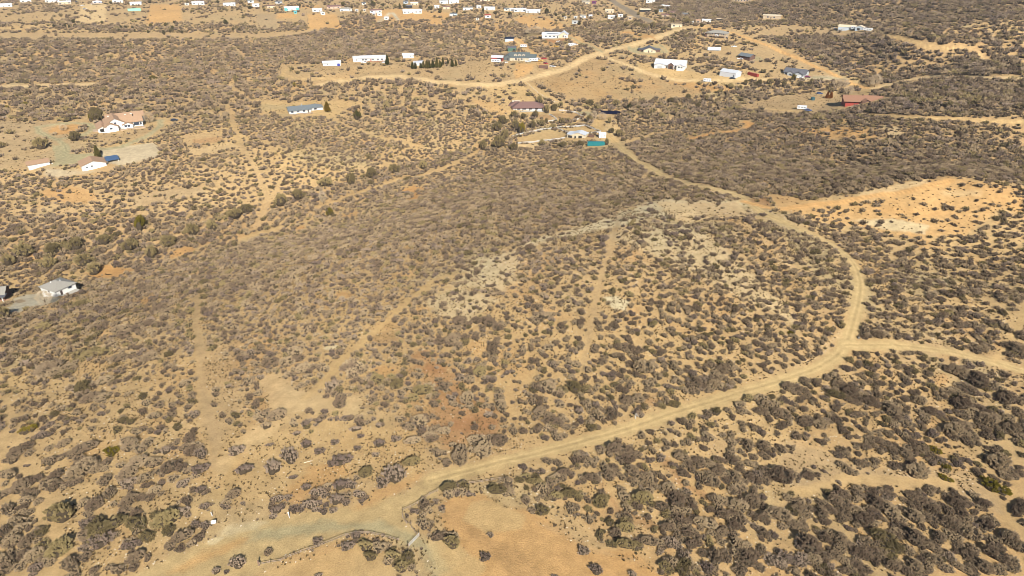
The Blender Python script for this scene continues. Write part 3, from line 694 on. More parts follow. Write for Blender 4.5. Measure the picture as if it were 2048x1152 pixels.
# keep buildings, yards and their fronts clear of brush
# ------------------------------------------------------------------ small mesh kit
class MB:
    def __init__(s): s.v = []; s.f = []
    def poly(s, pts):
        b = len(s.v); s.v += [tuple(p) for p in pts]; s.f.append(list(range(b, b + len(pts))))
    def box(s, cx, cy, z0, w, d, h, rz=0):
        c, n = math.cos(rz), math.sin(rz); b = len(s.v)
        for z in (z0, z0 + h):
            for x, y in ((-w / 2, -d / 2), (w / 2, -d / 2), (w / 2, d / 2), (-w / 2, d / 2)):
                s.v.append((cx + x * c - y * n, cy + x * n + y * c, z))
        for q in ((0, 3, 2, 1), (4, 5, 6, 7), (0, 1, 5, 4), (1, 2, 6, 5), (2, 3, 7, 6), (3, 0, 4, 7)):
            s.f.append([b + i for i in q])
    def slab(s, q, t):                              # a thick four or three sided sheet; q = top corners
        q = [np.array(p, float) for p in q]; b = len(s.v); n = len(q)
        s.v += [tuple(p) for p in q] + [tuple(p - np.array([0, 0, t])) for p in q]
        s.f.append([b + i for i in range(n)]); s.f.append([b + n + i for i in reversed(range(n))])
        for i in range(n):
            j = (i + 1) % n; s.f.append([b + j, b + i, b + n + i, b + n + j])
    def bar(s, p, q, w, h=None, n=4):
        p = Vector(p); q = Vector(q); d = q - p
        if d.length < 1e-5: return
        h = h or w; up = Vector((0, 0, 1)) if abs(d.normalized().z) < .95 else Vector((1, 0, 0))
        x = d.cross(up).normalized(); y = x.cross(d).normalized(); b = len(s.v)
        for c in (p, q):
            for k in range(n):
                a = 2 * math.pi * (k + .5) / n
                r = c + x * (math.cos(a) * w * .707) + y * (math.sin(a) * h * .707); s.v.append(tuple(r))
        for k in range(n): s.f.append([b + k, b + (k + 1) % n, b + n + (k + 1) % n, b + n + k])
        s.f.append([b + k for k in reversed(range(n))]); s.f.append([b + n + k for k in range(n)])
    def tube(s, p, q, r0, r1, n=7):
        p = Vector(p); q = Vector(q); d = q - p
        up = Vector((0, 0, 1)) if abs(d.normalized().z) < .95 else Vector((1, 0, 0))
        x = d.cross(up).normalized(); y = x.cross(d).normalized(); b = len(s.v)
        for c, r in ((p, r0), (q, r1)):
            for k in range(n):
                a = 2 * math.pi * k / n; s.v.append(tuple(c + x * (math.cos(a) * r) + y * (math.sin(a) * r)))
        for k in range(n): s.f.append([b + k, b + (k + 1) % n, b + n + (k + 1) % n, b + n + k])
        s.f.append([b + k for k in reversed(range(n))]); s.f.append([b + n + k for k in range(n)])
    def build(s, name, m, parent=None, smooth=False, bevel=0):
        me = bpy.data.meshes.new(name); me.from_pydata(s.v, [], s.f); me.materials.append(m); me.validate()
        if bevel:
            import bmesh
            bm = bmesh.new(); bm.from_mesh(me)
            bmesh.ops.bevel(bm, geom=bm.edges[:], offset=bevel, segments=2, affect='EDGES', clamp_overlap=True)
            bm.to_mesh(me); bm.free()
        if smooth: me.polygons.foreach_set('use_smooth', [True] * len(me.polygons))
        return link(name, me, parent)
def thing(name, label, cat, p, rz=0, group=None):
    o = bpy.data.objects.new(name, None); COL.objects.link(o); o.empty_display_size = .5
    o.location = tuple(float(v) for v in p); o.rotation_euler = (0, 0, rz); o['label'] = label; o['category'] = cat
    if group: o['group'] = group
    return o
def tag(o, label, cat, group=None):
    o['label'] = label; o['category'] = cat
    if group: o['group'] = group
    return o
def copy_tree(o, parent=None):
    c = o.copy(); COL.objects.link(c); c.parent = parent
    for ch in list(o.children): copy_tree(ch, c)
    return c
CLEAR = []        # world x, y, radius kept free of brush
def clear(p, r): CLEAR.append((p[0], p[1], r * (1.0 if p[1] < 480 else 1.3)))
# wall and roof colours
WHT = mat('white_paint', (.50, .49, .46), .6, .05, 1.5)
WMET = mat('white_metal', (.46, .47, .49), .35, .04, 1.0, .1, .5)
CREAM = mat('cream_stucco', (.44, .37, .26), .85, .06)
TANW = mat('tan_stucco', (.32, .25, .17), .85, .08)
GREYW = mat('grey_siding', (.30, .31, .31), .7, .08)
BLUEW = mat('pale_blue_siding', (.30, .34, .38), .7, .06)
BROWNW = mat('brown_boards', (.10, .055, .04), .8, .15, 2)
REDW = mat('red_paint', (.22, .035, .025), .6, .1)
TILE = mat('clay_tile', (.30, .19, .115), .8, .16, 4)
BTILE = mat('brown_tile', (.14, .08, .068), .8, .14, 4)
GSH = mat('grey_shingle', (.22, .205, .175), .85, .10, 3)
DSH = mat('dark_shingle', (.09, .09, .10), .8, .15, 3)
BLSH = mat('blue_grey_roof', (.12, .135, .14), .5, .1, 2)
GREENR = mat('green_grey_roof', (.075, .09, .09), .6, .12, 2)
TEAL = mat('teal_metal', (.012, .12, .13), .4, .06)
TURQ = mat('turquoise_paint', (.08, .30, .32), .6, .06)
MINT = mat('mint_paint', (.2, .42, .32), .6, .05)
NAVY = mat('solar_glass', (.003, .004, .014), .25, .1, 2, 0, .6)
SBLUE = mat('solar_blue', (.05, .085, .15), .3, .1, 2, 0, .6)
GLASS = mat('window_glass', (.03, .04, .06), .15, .1, 1, 0, .6)
DARK = mat('dark_opening', (.02, .018, .016), .9)  # near-black; panels of it on open fronts stand for the shade inside
TRIM = mat('dark_trim', (.05, .035, .03), .7)
CONC = mat('concrete', (.30, .28, .24), .9, .08)
WOOD = mat('weathered_wood', (.27, .20, .14), .9, .2, 6)
POLE = mat('pole_wood', (.16, .11, .075), .9, .2, 4)
STEEL = mat('galvanised_steel', (.62, .62, .60), .45, .05, 3, .3)
RUBBER = mat('tyre_rubber', (.02, .02, .02), .8)
ROCK = mat('pale_rock', (.50, .42, .30), .9, .2, 3)
def paintm(n, c): return mat('car_paint_' + n, c, .35, .03, 1, .1, .5)
RTILE = mat('weathered_clay_tile', (.22, .115, .07), .85, .2, 4)
class House:
    def __init__(s, label, cat, px, py, yaw=0, name=None, group=None, size=None):
        s.p = at(px, py); s.m = mpp(s.p)
        v = math.atan2(s.p[0], s.p[1])
        s.rz = -v + math.radians(yaw)
        s.o = thing(name or cat.replace(' ', '_'), label, cat, s.p, s.rz, group)
        s.inv = (math.cos(s.rz), math.sin(s.rz))
    def w(s, x, y):                                  # local to world xy
        c, n = s.inv; return s.p[0] + x * c - y * n, s.p[1] + x * n + y * c
    def wing(s, cx, cy, w, d, h, rt='gx', rise=1.2, wall=WHT, roof=GSH, over=.5, t=.16, z=0, wallname='wall', roofname='roof', found=True):
        """a box with gable ('gx' ridge along x, 'gy' along y), hip, shed or flat roof; metres, y away from the viewer"""
        x0, x1, y0, y1 = cx - w / 2, cx + w / 2, cy - d / 2, cy + d / 2
        g = [float(hgt(*s.w(a, b))) - s.p[2] for a in (x0, x1) for b in (y0, y1)]
        zb = z if not found else min(min(g), 0) - .3
        a = MB(); H = z + h
        a.poly([(x0, y0, zb), (x0, y1, zb), (x1, y1, zb), (x1, y0, zb)])
        if rt == 'gy':
            a.poly([(x0, y0, zb), (x1, y0, zb), (x1, y0, H), (cx, y0, H + rise), (x0, y0, H)])
            a.poly([(x1, y1, zb), (x0, y1, zb), (x0, y1, H), (cx, y1, H + rise), (x1, y1, H)])
            a.poly([(x0, y1, zb), (x0, y0, zb), (x0, y0, H), (x0, y1, H)]); a.poly([(x1, y0, zb), (x1, y1, zb), (x1, y1, H), (x1, y0, H)])
        elif rt == 'gx':
            a.poly([(x0, y0, zb), (x1, y0, zb), (x1, y0, H), (x0, y0, H)]); a.poly([(x1, y1, zb), (x0, y1, zb), (x0, y1, H), (x1, y1, H)])
            a.poly([(x0, y1, zb), (x0, y0, zb), (x0, y0, H), (x0, cy, H + rise), (x0, y1, H)])
            a.poly([(x1, y0, zb), (x1, y1, zb), (x1, y1, H), (x1, cy, H + rise), (x1, y0, H)])
        elif rt == 'shed':
            a.poly([(x0, y0, zb), (x1, y0, zb), (x1, y0, H), (x0, y0, H)]); a.poly([(x1, y1, zb), (x0, y1, zb), (x0, y1, H + rise), (x1, y1, H + rise)])
            a.poly([(x0, y1, zb), (x0, y0, zb), (x0, y0, H), (x0, y1, H + rise)]); a.poly([(x1, y0, zb), (x1, y1, zb), (x1, y1, H + rise), (x1, y0, H)])
        else:
            a.box(cx, cy, zb, w, d, H - zb)
        if wall is not None: a.build(wallname, wall, s.o)
        r = MB(); o = over; q = t + .02
        k = rise / (d / 2) * o if rt in ('gx', 'hip') else rise / (w / 2) * o
        X0, X1, Y0, Y1 = x0 - o, x1 + o, y0 - o, y1 + o
        if rt == 'gx':
            r.slab([(X0, Y0, H - k + q), (X1, Y0, H - k + q), (X1, cy, H + rise + q), (X0, cy, H + rise + q)], t)
            r.slab([(X0, cy + .004, H + rise + q), (X1, cy + .004, H + rise + q), (X1, Y1, H - k + q), (X0, Y1, H - k + q)], t)
        elif rt == 'gy':
            r.slab([(X0, Y0, H - k + q), (cx, Y0, H + rise + q), (cx, Y1, H + rise + q), (X0, Y1, H - k + q)], t)
            r.slab([(cx + .004, Y0, H + rise + q), (X1, Y0, H - k + q), (X1, Y1, H - k + q), (cx + .004, Y1, H + rise + q)], t)
        elif rt == 'hip':
            rl = max(w - d, .2) / 2; A0 = (cx - rl, cy, H + rise + q); A1 = (cx + rl, cy, H + rise + q); e = H - k + q
            if d > w:
                rl = (d - w) / 2; A0 = (cx, cy - rl, H + rise + q); A1 = (cx, cy + rl, H + rise + q)
                P = [(X0, Y0, e), (X1, Y0, e), (X1, Y1, e), (X0, Y1, e)]
                Fq = [[P[0], P[1], A0], [P[1], P[2], A1, A0], [P[2], P[3], A1], [P[3], P[0], A0, A1]]
            else:
                P = [(X0, Y0, e), (X1, Y0, e), (X1, Y1, e), (X0, Y1, e)]
                Fq = [[P[0], P[1], A1, A0], [P[1], P[2], A1], [P[2], P[3], A0, A1], [P[3], P[0], A0]]
            for f in Fq: r.poly(f)
            r.poly([P[3], P[2], P[1], P[0]])
            b = MB()
            for i in range(4):
                j = (i + 1) % 4; b.bar((P[i][0], P[i][1], e - .06), (P[j][0], P[j][1], e - .06), .16)
        elif rt == 'shed':
            r.slab([(X0, Y0, H - o * rise / d + q), (X1, Y0, H - o * rise / d + q), (X1, Y1, H + rise + o * rise / d + q), (X0, Y1, H + rise + o * rise / d + q)], t)
        else:
            r.slab([(X0, Y0, H + q), (X1, Y0, H + q), (X1, Y1, H + q), (X0, Y1, H + q)], t)
        ro = r.build(roofname, roof, s.o)
        clear(s.w(cx, cy), math.hypot(w, d) / 2 * .78 + 1.2)
        n = int(max(w, d) // 8) + 1
        for i in range(n):
            f = (i + .5) / n - .5
            clear(s.w(cx + f * w, cy - d / 2 - 1.0) if w > d else s.w(cx, cy + f * d), min(w, d) * .5 + 2.2)
        return ro
    def win(s, x, y, z, w=1.4, h=1.1, side='f', frame=None):
        """a window on a wall that faces the viewer (f), left (l) or right (r)"""
        a = MB(); g = MB()
        if side == 'f': a.box(x, y - .03, z, w, .08, h); g.box(x, y - .085, z + .08, w - .16, .03, h - .16)
        elif side == 'l': a.box(x - .03, y, z, .08, w, h); g.box(x - .085, y, z + .08, .03, w - .16, h - .16)
        else: a.box(x + .03, y, z, .08, w, h); g.box(x + .085, y, z + .08, .03, w - .16, h - .16)
        f = a.build('window', frame or TRIM, s.o); g.build('pane', GLASS, f)
    def door(s, x, y, w=1.0, h=2.1, m=None, side='f', z=0, nm='door'):
        a = MB()
        if side == 'f': a.box(x, y - .04, z, w, .1, h)
        elif side == 'l': a.box(x - .04, y, z, .1, w, h)
        else: a.box(x + .04, y, z, .1, w, h)
        return a.build(nm, m or TRIM, s.o)
    def part(s, nm, m, *boxes, bevel=0):
        a = MB()
        for b in boxes: a.box(*b)
        return a.build(nm, m, s.o, bevel=bevel)
# ================================================================== the nearest houses (left edge)
h = House('white garage with grey hip roof beside the pale concrete drive, lower left hillside', 'garage', 122, 592, 27, 'garage')
h.wing(3.2, 6.0, 9.4, 10.8, 2.9, 'hip', 2.0, WHT, GSH, .7)
h.win(-1.5, 5.5, 1.3, 1.2, 1.0, 'l'); h.win(5.2, .6, 1.4, 1.6, .9); h.door(1.0, .6, 1.0, 2.1)
h.part('roof_vent', STEEL, (1.6, 7.5, 4.2, .4, .4, .7)); h.part('roof_vent', STEEL, (4.4, 5.2, 4.4, .4, .4, .6))
h.part('patio', CONC, (3.0, -.6, -.5, 9.6, 2.2, .56))
h = House('dark-roofed house with open porch posts cut by the left picture edge', 'house', -6, 603, -22, 'house')
h.wing(-2, 5, 10, 8, 3.0, 'gx', 1.6, BROWNW, GSH, .8)
for x in (-3, 0, 3): h.part('porch_post', WHT, (x, -1.6, -.4, .3, .3, 3.1))
h.wing(0, -.3, 8, 3.4, 2.55, 'flat', 0, None, DSH, .3)
h.part('patio', mat('terracotta_paving', (.35, .19, .12), .9), (.5, -1.2, -.6, 9.5, 4.4, .66))
# ================================================================== clay tile estate
VT = 'villa with several clay tile gables and white walls inside the looping gravel drive'
h = House(VT, 'house', 246, 257, 3, 'tiled_villa')
k = h.m
h.wing(4, 18, 24, 12, 4.8, 'gx', 2.2, WHT, TILE, .8)
h.wing(-4, 9, 12, 18, 4.2, 'gy', 3.4, WHT, TILE, .8)
h.wing(6.8, 8, 13, 13, 3.8, 'gx', 3.2, WHT, TILE, .9)
h.wing(-7.4, 3, 9, 13, 3.0, 'gy', 2.2, WHT, TILE, .8)
h.wing(-12, 9, 7, 9, 2.6, 'gy', 1.6, WHT, TILE, .8)
h.wing(-12.6, .4, 6, 7, 2.6, 'gy', 1.3, WHT, TILE, .7)
h.wing(3.5, .6, 6.2, 4, 2.8, 'gy', 1.2, WHT, TILE, .6)
for x in (2.0, 4.0): h.win(x, -1.4, 1.0, 1.6, 1.4)
h.door(-12.6, -3.1, 3.6, 2.2, DARK); h.win(-7.4, -3.5, 1.2, 1.6, 1.2); h.win(-4, 0, 3.6, 1.6, 1.4, frame=WHT); h.win(9.5, 1.5, .9, 3.4, 1.9); h.win(12.1, 1.5, .9, 1.2, 1.9)
for x in (7.4, 13.2): h.part('porch_post', WHT, (x, .4, -.3, .35, .35, 3.4))
h.part('chimney', DARK, (8.6, 6.8, 5.6, .5, .5, 2.2)); h.part('skylight', WHT, (4.5, 15, 6.25, 1.2, .9, .35)); h.part('skylight', WHT, (8.2, 15, 6.25, 1.2, .9, .35)); h.part('skylight', WHT, (-6.6, 14.4, 6.3, .9, 1.4, .5))
h.part('terrace', mat('tan_paving', (.34, .25, .17), .9), (-15.5, 5.5, -.8, 6, 9, .9)); h.part('terrace', mat('tan_paving', (.34, .25, .17), .9), (6, -3, -.8, 16, 3, .86))
h = House('small white outbuilding with low clay tile roof left of the gravel turnaround', 'shed', 80, 335, 6, 'tiled_shed')
h.wing(0, 2.6, 11.5, 4.4, 2.5, 'shed', .9, WHT, TILE, .6); h.door(6.0, 2.2, 1.6, 2.0, DARK, 'r'); h.part('water_heater', WHT, (6.9, .8, -.3, .9, .9, 1.3))
h = House('white guest house with clay tile gable joined to a blue solar awning', 'house', 190, 338, 4, 'guest_house')
h.wing(0, 6, 13.6, 12, 3.0, 'gy', 2.2, WHT, TILE, .6); h.win(-4, 0, 1.4, .9, .8); h.win(-1.2, 0, 1.7, .9, .8)
h.wing(11.2, 6.4, 6.6, 5.8, 2.9, 'shed', .9, None, SBLUE, .5, roofname='solar_awning')
for x, y in ((7.9, 3.4), (14.2, 3.4), (14.2, 9.2)): h.part('awning_post', WHT, (x, y, -.4, .25, .25, 3.2))
# ================================================================== middle distance
h = House('low house with grey-green hip roof and white front beside a golden tree', 'house', 613, 226, 8, 'ranch_house')
h.wing(-4.5, 7, 16.5, 12, 2.6, 'gx', 2.0, WHT, BLSH, .9); h.wing(8.2, 9, 11, 9, 2.6, 'hip', 1.8, WHT, BLSH, .8)
for x in (-10.5, -6, -1.5): h.win(x, 1.0, .9, 1.8, 1.3)
h.door(1.8, 1.0, 1.2, 2.1); h.win(8, 4.5, .9, 2.2, 1.3)
h.part('deck', WOOD, (-4, -1.2, -.5, 18, 2.4, .6)); h.part('chimney', GREYW, (-2, 7, 4.4, .6, .6, 1.6))
h = House('sprawling brown-roofed ranch house among oaks above the white paddocks', 'house', 1052, 222, 4, 'ranch_house')
h.wing(2, 8, 25, 13, 2.7, 'hip', 3.2, WHT, BTILE, 1.5); h.wing(-7, 14, 13, 10, 2.6, 'hip', 2.2, TANW, BTILE, 1.0)
for x in (-6, -1, 4, 9): h.win(x, 1.5, .8, 2.6, 1.4)
for x in (-9, -3, 3, 9, 14): h.part('porch_post', TRIM, (x, .2, -.4, .3, .3, 3.0))
h.part('chimney', BROWNW, (-2, 9, 5, .9, .9, 2)); h.part('porch', CONC, (3, -.4, -.5, 24, 3.2, .55))
h = House('white open-sided horse barn with pale metal gable roof beside the riding arena', 'barn', 1152, 277, -16, 'horse_barn')
h.wing(1.5, 4.5, 10, 8, 3.0, 'gy', 1.4, CREAM, WMET, .5); h.wing(-5, 5, 4.6, 9, 2.4, 'flat', 0, CREAM, WMET, .4)
h.door(3, .5, 2.6, 2.2, DARK); h.door(-5, .5, 3.2, 1.7, DARK); h.door(-.8, .5, 1.2, 1.8, DARK)  # dark panels painted as the shade inside the open bays
h = House('narrow pale utility shed with light roof right of the horse barn', 'shed', 1205, 276, 10, 'utility_shed')
h.wing(0, 2, 5, 4, 2.8, 'gx', .9, WHT, WMET, .3); h.door(-.8, 0, 1.1, 2.0, GREYW); h.win(1.4, 0, 1.2, .8, .7)
h = House('white house on the slope with wide snow-white metal gable roof and dark entry gable', 'house', 1338, 137, -10, 'white_house')
h.wing(0, 9, 30, 13, 3.6, 'gx', 3.6, WHT, WMET, .9); h.wing(-9, 2.5, 11, 9, 3.3, 'gy', 1.2, WHT, WMET, .6); h.wing(11, 3, 7, 8, 3.3, 'gy', 1.4, WHT, WMET, .6)
h.wing(1.8, 1.6, 6, 5, 3.8, 'gy', 2.0, BROWNW, WMET, .8)
h.win(9.8, -1, 1.2, 1.6, 1.6); h.win(12.4, -1, 1.2, 1.6, 1.6); h.win(6, 2.5, 1.2, 1.4, 1.4); h.door(1.8, -.95, 2.2, 2.5, DARK); h.win(-15.1, 8, 1.4, 1.6, 1.4, 'l'); h.win(-4.4, 2.5, 1.2, 1.1, 1.4)
h.part('porch_post', WHT, (-1.0, -1.6, -.5, .3, .3, 4.0)); h.part('porch_post', WHT, (4.6, -1.6, -.5, .3, .3, 4.0)); h.part('garage_door', GREYW, (-9, -2.06, 0, 4.8, .1, 2.4))
h = House('plain white metal barn with tall end doors on the bare yard', 'barn', 1452, 154, -28, 'metal_barn')
h.wing(1, 6, 17, 11, 4.4, 'gx', 2.0, WMET, WMET, .2); h.door(-7.55, 4.6, 3.4, 3.6, GREYW, 'l'); h.door(-7.55, 8.2, 2.2, 3.2, GREYW, 'l'); h.win(7.4, .5, 1.3, 1.0, 1.2)
h = House('dark brown barn with blue-grey metal roof on the far yard', 'barn', 1487, 119, -36, 'brown_barn')
h.wing(0, 5, 14, 9, 3.6, 'gx', 2.0, BROWNW, BLSH, .8); h.door(-7.05, 5, 3, 2.8, DARK, 'l'); h.win(3, .5, 1.4, 1.1, .9); h.win(-2, .5, 1.4, 1.1, .9)
h = House('white storage trailer standing alone uphill of the brown barn', 'trailer', 1428, 102, 12, 'storage_trailer')
h.part('box', WHT, (0, 1.4, .6, 14, 2.7, 3.3), bevel=.08); h.part('door', GREYW, (-7.05, 1.4, .7, .1, 2.3, 2.9)); h.part('wheel', RUBBER, (4, 1.4, -.1, 2, 2.5, .8)); h.part('landing_leg', STEEL, (-4.5, .4, -.4, .2, .2, 1.1)); h.part('landing_leg', STEEL, (-4.5, 2.4, -.4, .2, .2, 1.1)); clear(h.p, 7)
h = House('two-storey tan house with timber balcony at the top of the road', 'house', 1428, 76, -14, 'balcony_house')
h.wing(2, 8, 22, 12, 5.4, 'hip', 2.2, TANW, GSH, .8); h.wing(-8, 7, 7, 10, 4.6, 'hip', 1.6, BROWNW, GSH, .8)
for x in (-3, 0.5, 4, 7.5): h.win(x, 2, 3.4, 1.7, 1.4)
for x in (-2, 3, 8, 12): h.part('balcony_post', WOOD, (x, -.6, -1.2, .3, .3, 6.0))
h.part('balcony', WOOD, (4, .6, 2.4, 17, 2.8, .3)); h.door(-4, 2, 1.2, 2.1, DARK); h.win(10, 2, 3.4, 1.6, 1.4)
h = House('tan gable-fronted house with dark eaves inside a gravel loop', 'house', 1299, 105, 4, 'gable_house')
h.wing(0, 6, 13, 12, 2.8, 'gy', 2.6, CREAM, DSH, 1.2); h.wing(-8.5, 8, 6, 8, 2.4, 'flat', 0, BROWNW, DSH, .6); h.wing(8.5, 8, 6, 8, 2.4, 'flat', 0, BROWNW, DSH, .6); h.door(-1, 0, 1.1, 2.1, TRIM); h.win(2.4, 0, 1, 1.4, 1.1)
h = House('charcoal-roofed grey house with white gable trim beside the creek trees', 'house', 1586, 153, -16, 'grey_house')
h.wing(0, 9, 20, 11, 3.0, 'gx', 3.0, GREYW, DSH, .8); h.wing(5, 3, 9, 9, 2.9, 'gy', 2.0, GREYW, DSH, .7); h.wing(-3, 3.4, 6, 6, 2.9, 'gy', 1.4, GREYW, DSH, .6)
h.door(5, -1.5, 4.6, 2.3, WHT, nm='garage_door'); h.win(-3, .4, .9, 1.8, 1.3); h.win(-8, 3.5, .9, 1.6, 1.3); h.win(9, 3.5, .9, 1.2, 1.2)
h = House('red-walled barn house with broad clay roof and deep left shadow', 'house', 1719, 208, 14, 'red_house')
h.wing(-1, 7, 19, 14, 2.5, 'gx', 2.6, REDW, RTILE, 1.9); h.wing(11, 10, 12, 13, 2.5, 'gx', 2.4, REDW, RTILE, 1.4); h.wing(4.5, .5, 6, 5, 2.8, 'gy', 1.2, BROWNW, RTILE, .7)
h.part('red_wall', REDW, (21, 18, -.6, 9, .5, 3.4)); h.part('red_wall', REDW, (13, -4, -.6, 2.2, 1.6, 1.9))
for x in (-8, -3.5): h.win(x, 0, .9, 2.0, 1.4)
h.door(.5, 0, 1.3, 2.2, DARK); h.part('chimney', BROWNW, (3, 8, 4.6, .8, .8, 1.4)); h.part('patio', CONC, (14.5, 3, -.5, 5, 10, .6))
h = House('green-roofed house with three round dormers beside parked vehicles', 'house', 1036, 122, -6, 'dormer_house')
h.wing(1, 8, 20, 12, 3.4, 'gx', 4.0, CREAM, GREENR, .8); h.wing(13, 9, 10, 9, 2.9, 'gx', 2.6, CREAM, GREENR, .7); h.wing(-11, 7, 8, 9, 3.2, 'gy', 2.6, GREENR, GREENR, .6)
for x in (-3, 1.3, 5.6):
    d = h.wing(x, 4.6, 2.8, 3.4, 1.3, 'gy', .8, CREAM, GREENR, .25, z=4.6, wallname='dormer', found=False); h.win(x, 2.9, 4.9, 1.5, 1.0, frame=WHT)
for x in (-4, -1, 2, 5, 8): h.part('porch_post', WHT, (x, .2, -.3, .3, .3, 3.2))
h.win(-2.4, 2, .8, 1.8, 1.5); h.win(3.6, 2, .8, 1.8, 1.5); h.door(.6, 2, 1.1, 2.1); h.win(12, 4.5, .9, 1.4, 1.2); h.door(-11, 2.5, 1.1, 2.1, DARK)
h = House('small green barn with dark roof directly behind the dormer house', 'barn', 1024, 103, 3, 'green_barn')
h.wing(0, 3, 9, 5, 3.6, 'shed', .8, mat('green_paint', (.06, .12, .09), .6), DSH, .4); h.door(2, .5, 2.4, 2.6, DARK); h.win(-2.4, .5, 1.4, 1.0, .8)
h = House('pale blue shed with flat dark roof on the orange bank', 'shed', 1019, 83, 4, 'blue_shed')
h.wing(0, 3, 10, 5, 3.2, 'shed', .7, BLUEW, NAVY, .5); h.door(-1.6, .5, 1.6, 2.2, WHT); h.door(3, .5, 2.2, 2.3, WHT)
h = House('red-sided open carport with white roof left of the dormer house', 'carport', 994, 121, -6, 'carport')
h.wing(0, 4, 12, 8, 3.0, 'gx', 1.4, REDW, WMET, .5); h.door(2.5, 0, 5, 2.3, DARK)  # dark panel stands for shade inside the open carport
h = House('white metal-roofed house with solar panels on the red terrace', 'house', 1108, 76, -4, 'solar_house')
h.wing(-4, 7, 21, 11, 3.3, 'gx', 2.2, WHT, WMET, .6); h.wing(11, 7, 10, 14, 3.6, 'gy', 3.4, CREAM, WMET, .6)
h.part('solar_panel', NAVY, (-5, 11.6, 5.55, 15, 1.6, .12)); h.part('solar_panel', NAVY, (-2, 2.9, 4.55, 13, 1.3, .12))
for x in (-10, -5, 0): h.win(x, 1.5, .9, 2.2, 1.4)
h.win(11, 0, 1.1, 1.6, 2.0); h.door(4, 1.5, 1.2, 2.1, DARK); h.part('porch', CONC, (-4, -.6, -.6, 20, 3.6, .65))
h = House('long white ranch house with row of roof vents behind red garden rails', 'house', 742, 123, 0, 'long_house')
h.wing(2, 7, 26, 10, 3.2, 'gx', 1.6, WHT, WMET, .7); h.wing(-13, 7.4, 9, 9, 3.0, 'gx', 1.5, WHT, WMET, .5)
for x in (-8, -5, 2, 7, 11): h.win(x, 2, .9, 2.0, 1.3)
h.door(0, 2, 1.1, 2.1, REDW); h.win(-14, 2.9, .9, 1.4, 1.1)
for x in (-8, -6, -4, 5, 7.4, 9.8, 12): h.part('roof_vent', DARK, (x, 8.3, 4.35, 1.3, .7, .5))
h = House('white double garage with blue barrel at its right corner', 'garage', 664, 132, 0, 'garage')
h.wing(0, 4, 17, 7, 2.9, 'gx', 1.5, WHT, WMET, .5); h.part('blue_barrel', mat('blue_paint', (.02, .03, .2), .5), (6.4, -.8, -.4, 2.6, 1.6, 2.6), bevel=.3); h.win(-4, .5, 1.1, 1.2, .9)
h = House('small white shed with open dark left end, right of the long ranch house', 'shed', 814, 117, 2, 'white_shed')
h.wing(1.4, 4, 11, 6, 3.0, 'gx', 1.6, WHT, WMET, .4); h.door(.8, 1, 1.1, 2.2, GREYW); h.win(4, 1, 1.1, 1, .9); h.door(-4.15, 4, 3.4, 2.2, DARK, 'l')  # last panel is dark for the shade in the open left end
h = House('low white shed half hidden behind the row of dark junipers', 'shed', 838, 131, 5, 'white_shed')
h.wing(0, 3, 10, 6, 2.6, 'shed', .8, WHT, WMET, .4); h.door(1, 0, 1, 2); h.win(-2.5, 0, 1, 1.2, .8)
h = House('long grey barn with tan roof on the ridge beside the vehicles', 'barn', 1693, 61, -3, 'ridge_barn')
h.wing(0, 5, 19, 9, 3.8, 'gx', 1.8, BLUEW, CREAM, .4); h.door(-4, .5, 3, 2.8, GREYW); h.win(3, .5, 1.4, 1.2, 1.0); h.win(7, .5, 1.4, 1.2, 1.0)
h = House('smaller pale barn with open front, right of the long ridge barn', 'barn', 1718, 61, -10, 'ridge_barn')
h.wing(0, 4, 9, 8, 3.4, 'gy', 1.6, BLUEW, CREAM, .4); h.door(-1, 0, 3, 2.4, DARK); h.win(3, 0, 1.4, 1, .9)  # dark panel paints the shade of the open front
h = House('tan flat-roofed house tucked in brush near the top right hill', 'house', 1540, 37, 0, 'hill_house')
h.wing(2, 5, 22, 10, 3.6, 'gx', .9, TANW, CREAM, .6); h.win(-3, 0, 1, 2, 1.5); h.win(5, 0, 1, 2, 1.5); h.door(1, 0, 1.2, 2.1, DARK)
h = House('large tan two-storey house cut by the top picture edge on the dark hill', 'house', 1484, 4, 0, 'hill_house')
h.wing(0, 6, 28, 10, 5.5, 'gx', 2.2, TANW, GSH, .6)
for x in (-9, -5, -1, 3, 7): h.win(x, 1, 1.2, 1.8, 3.0)
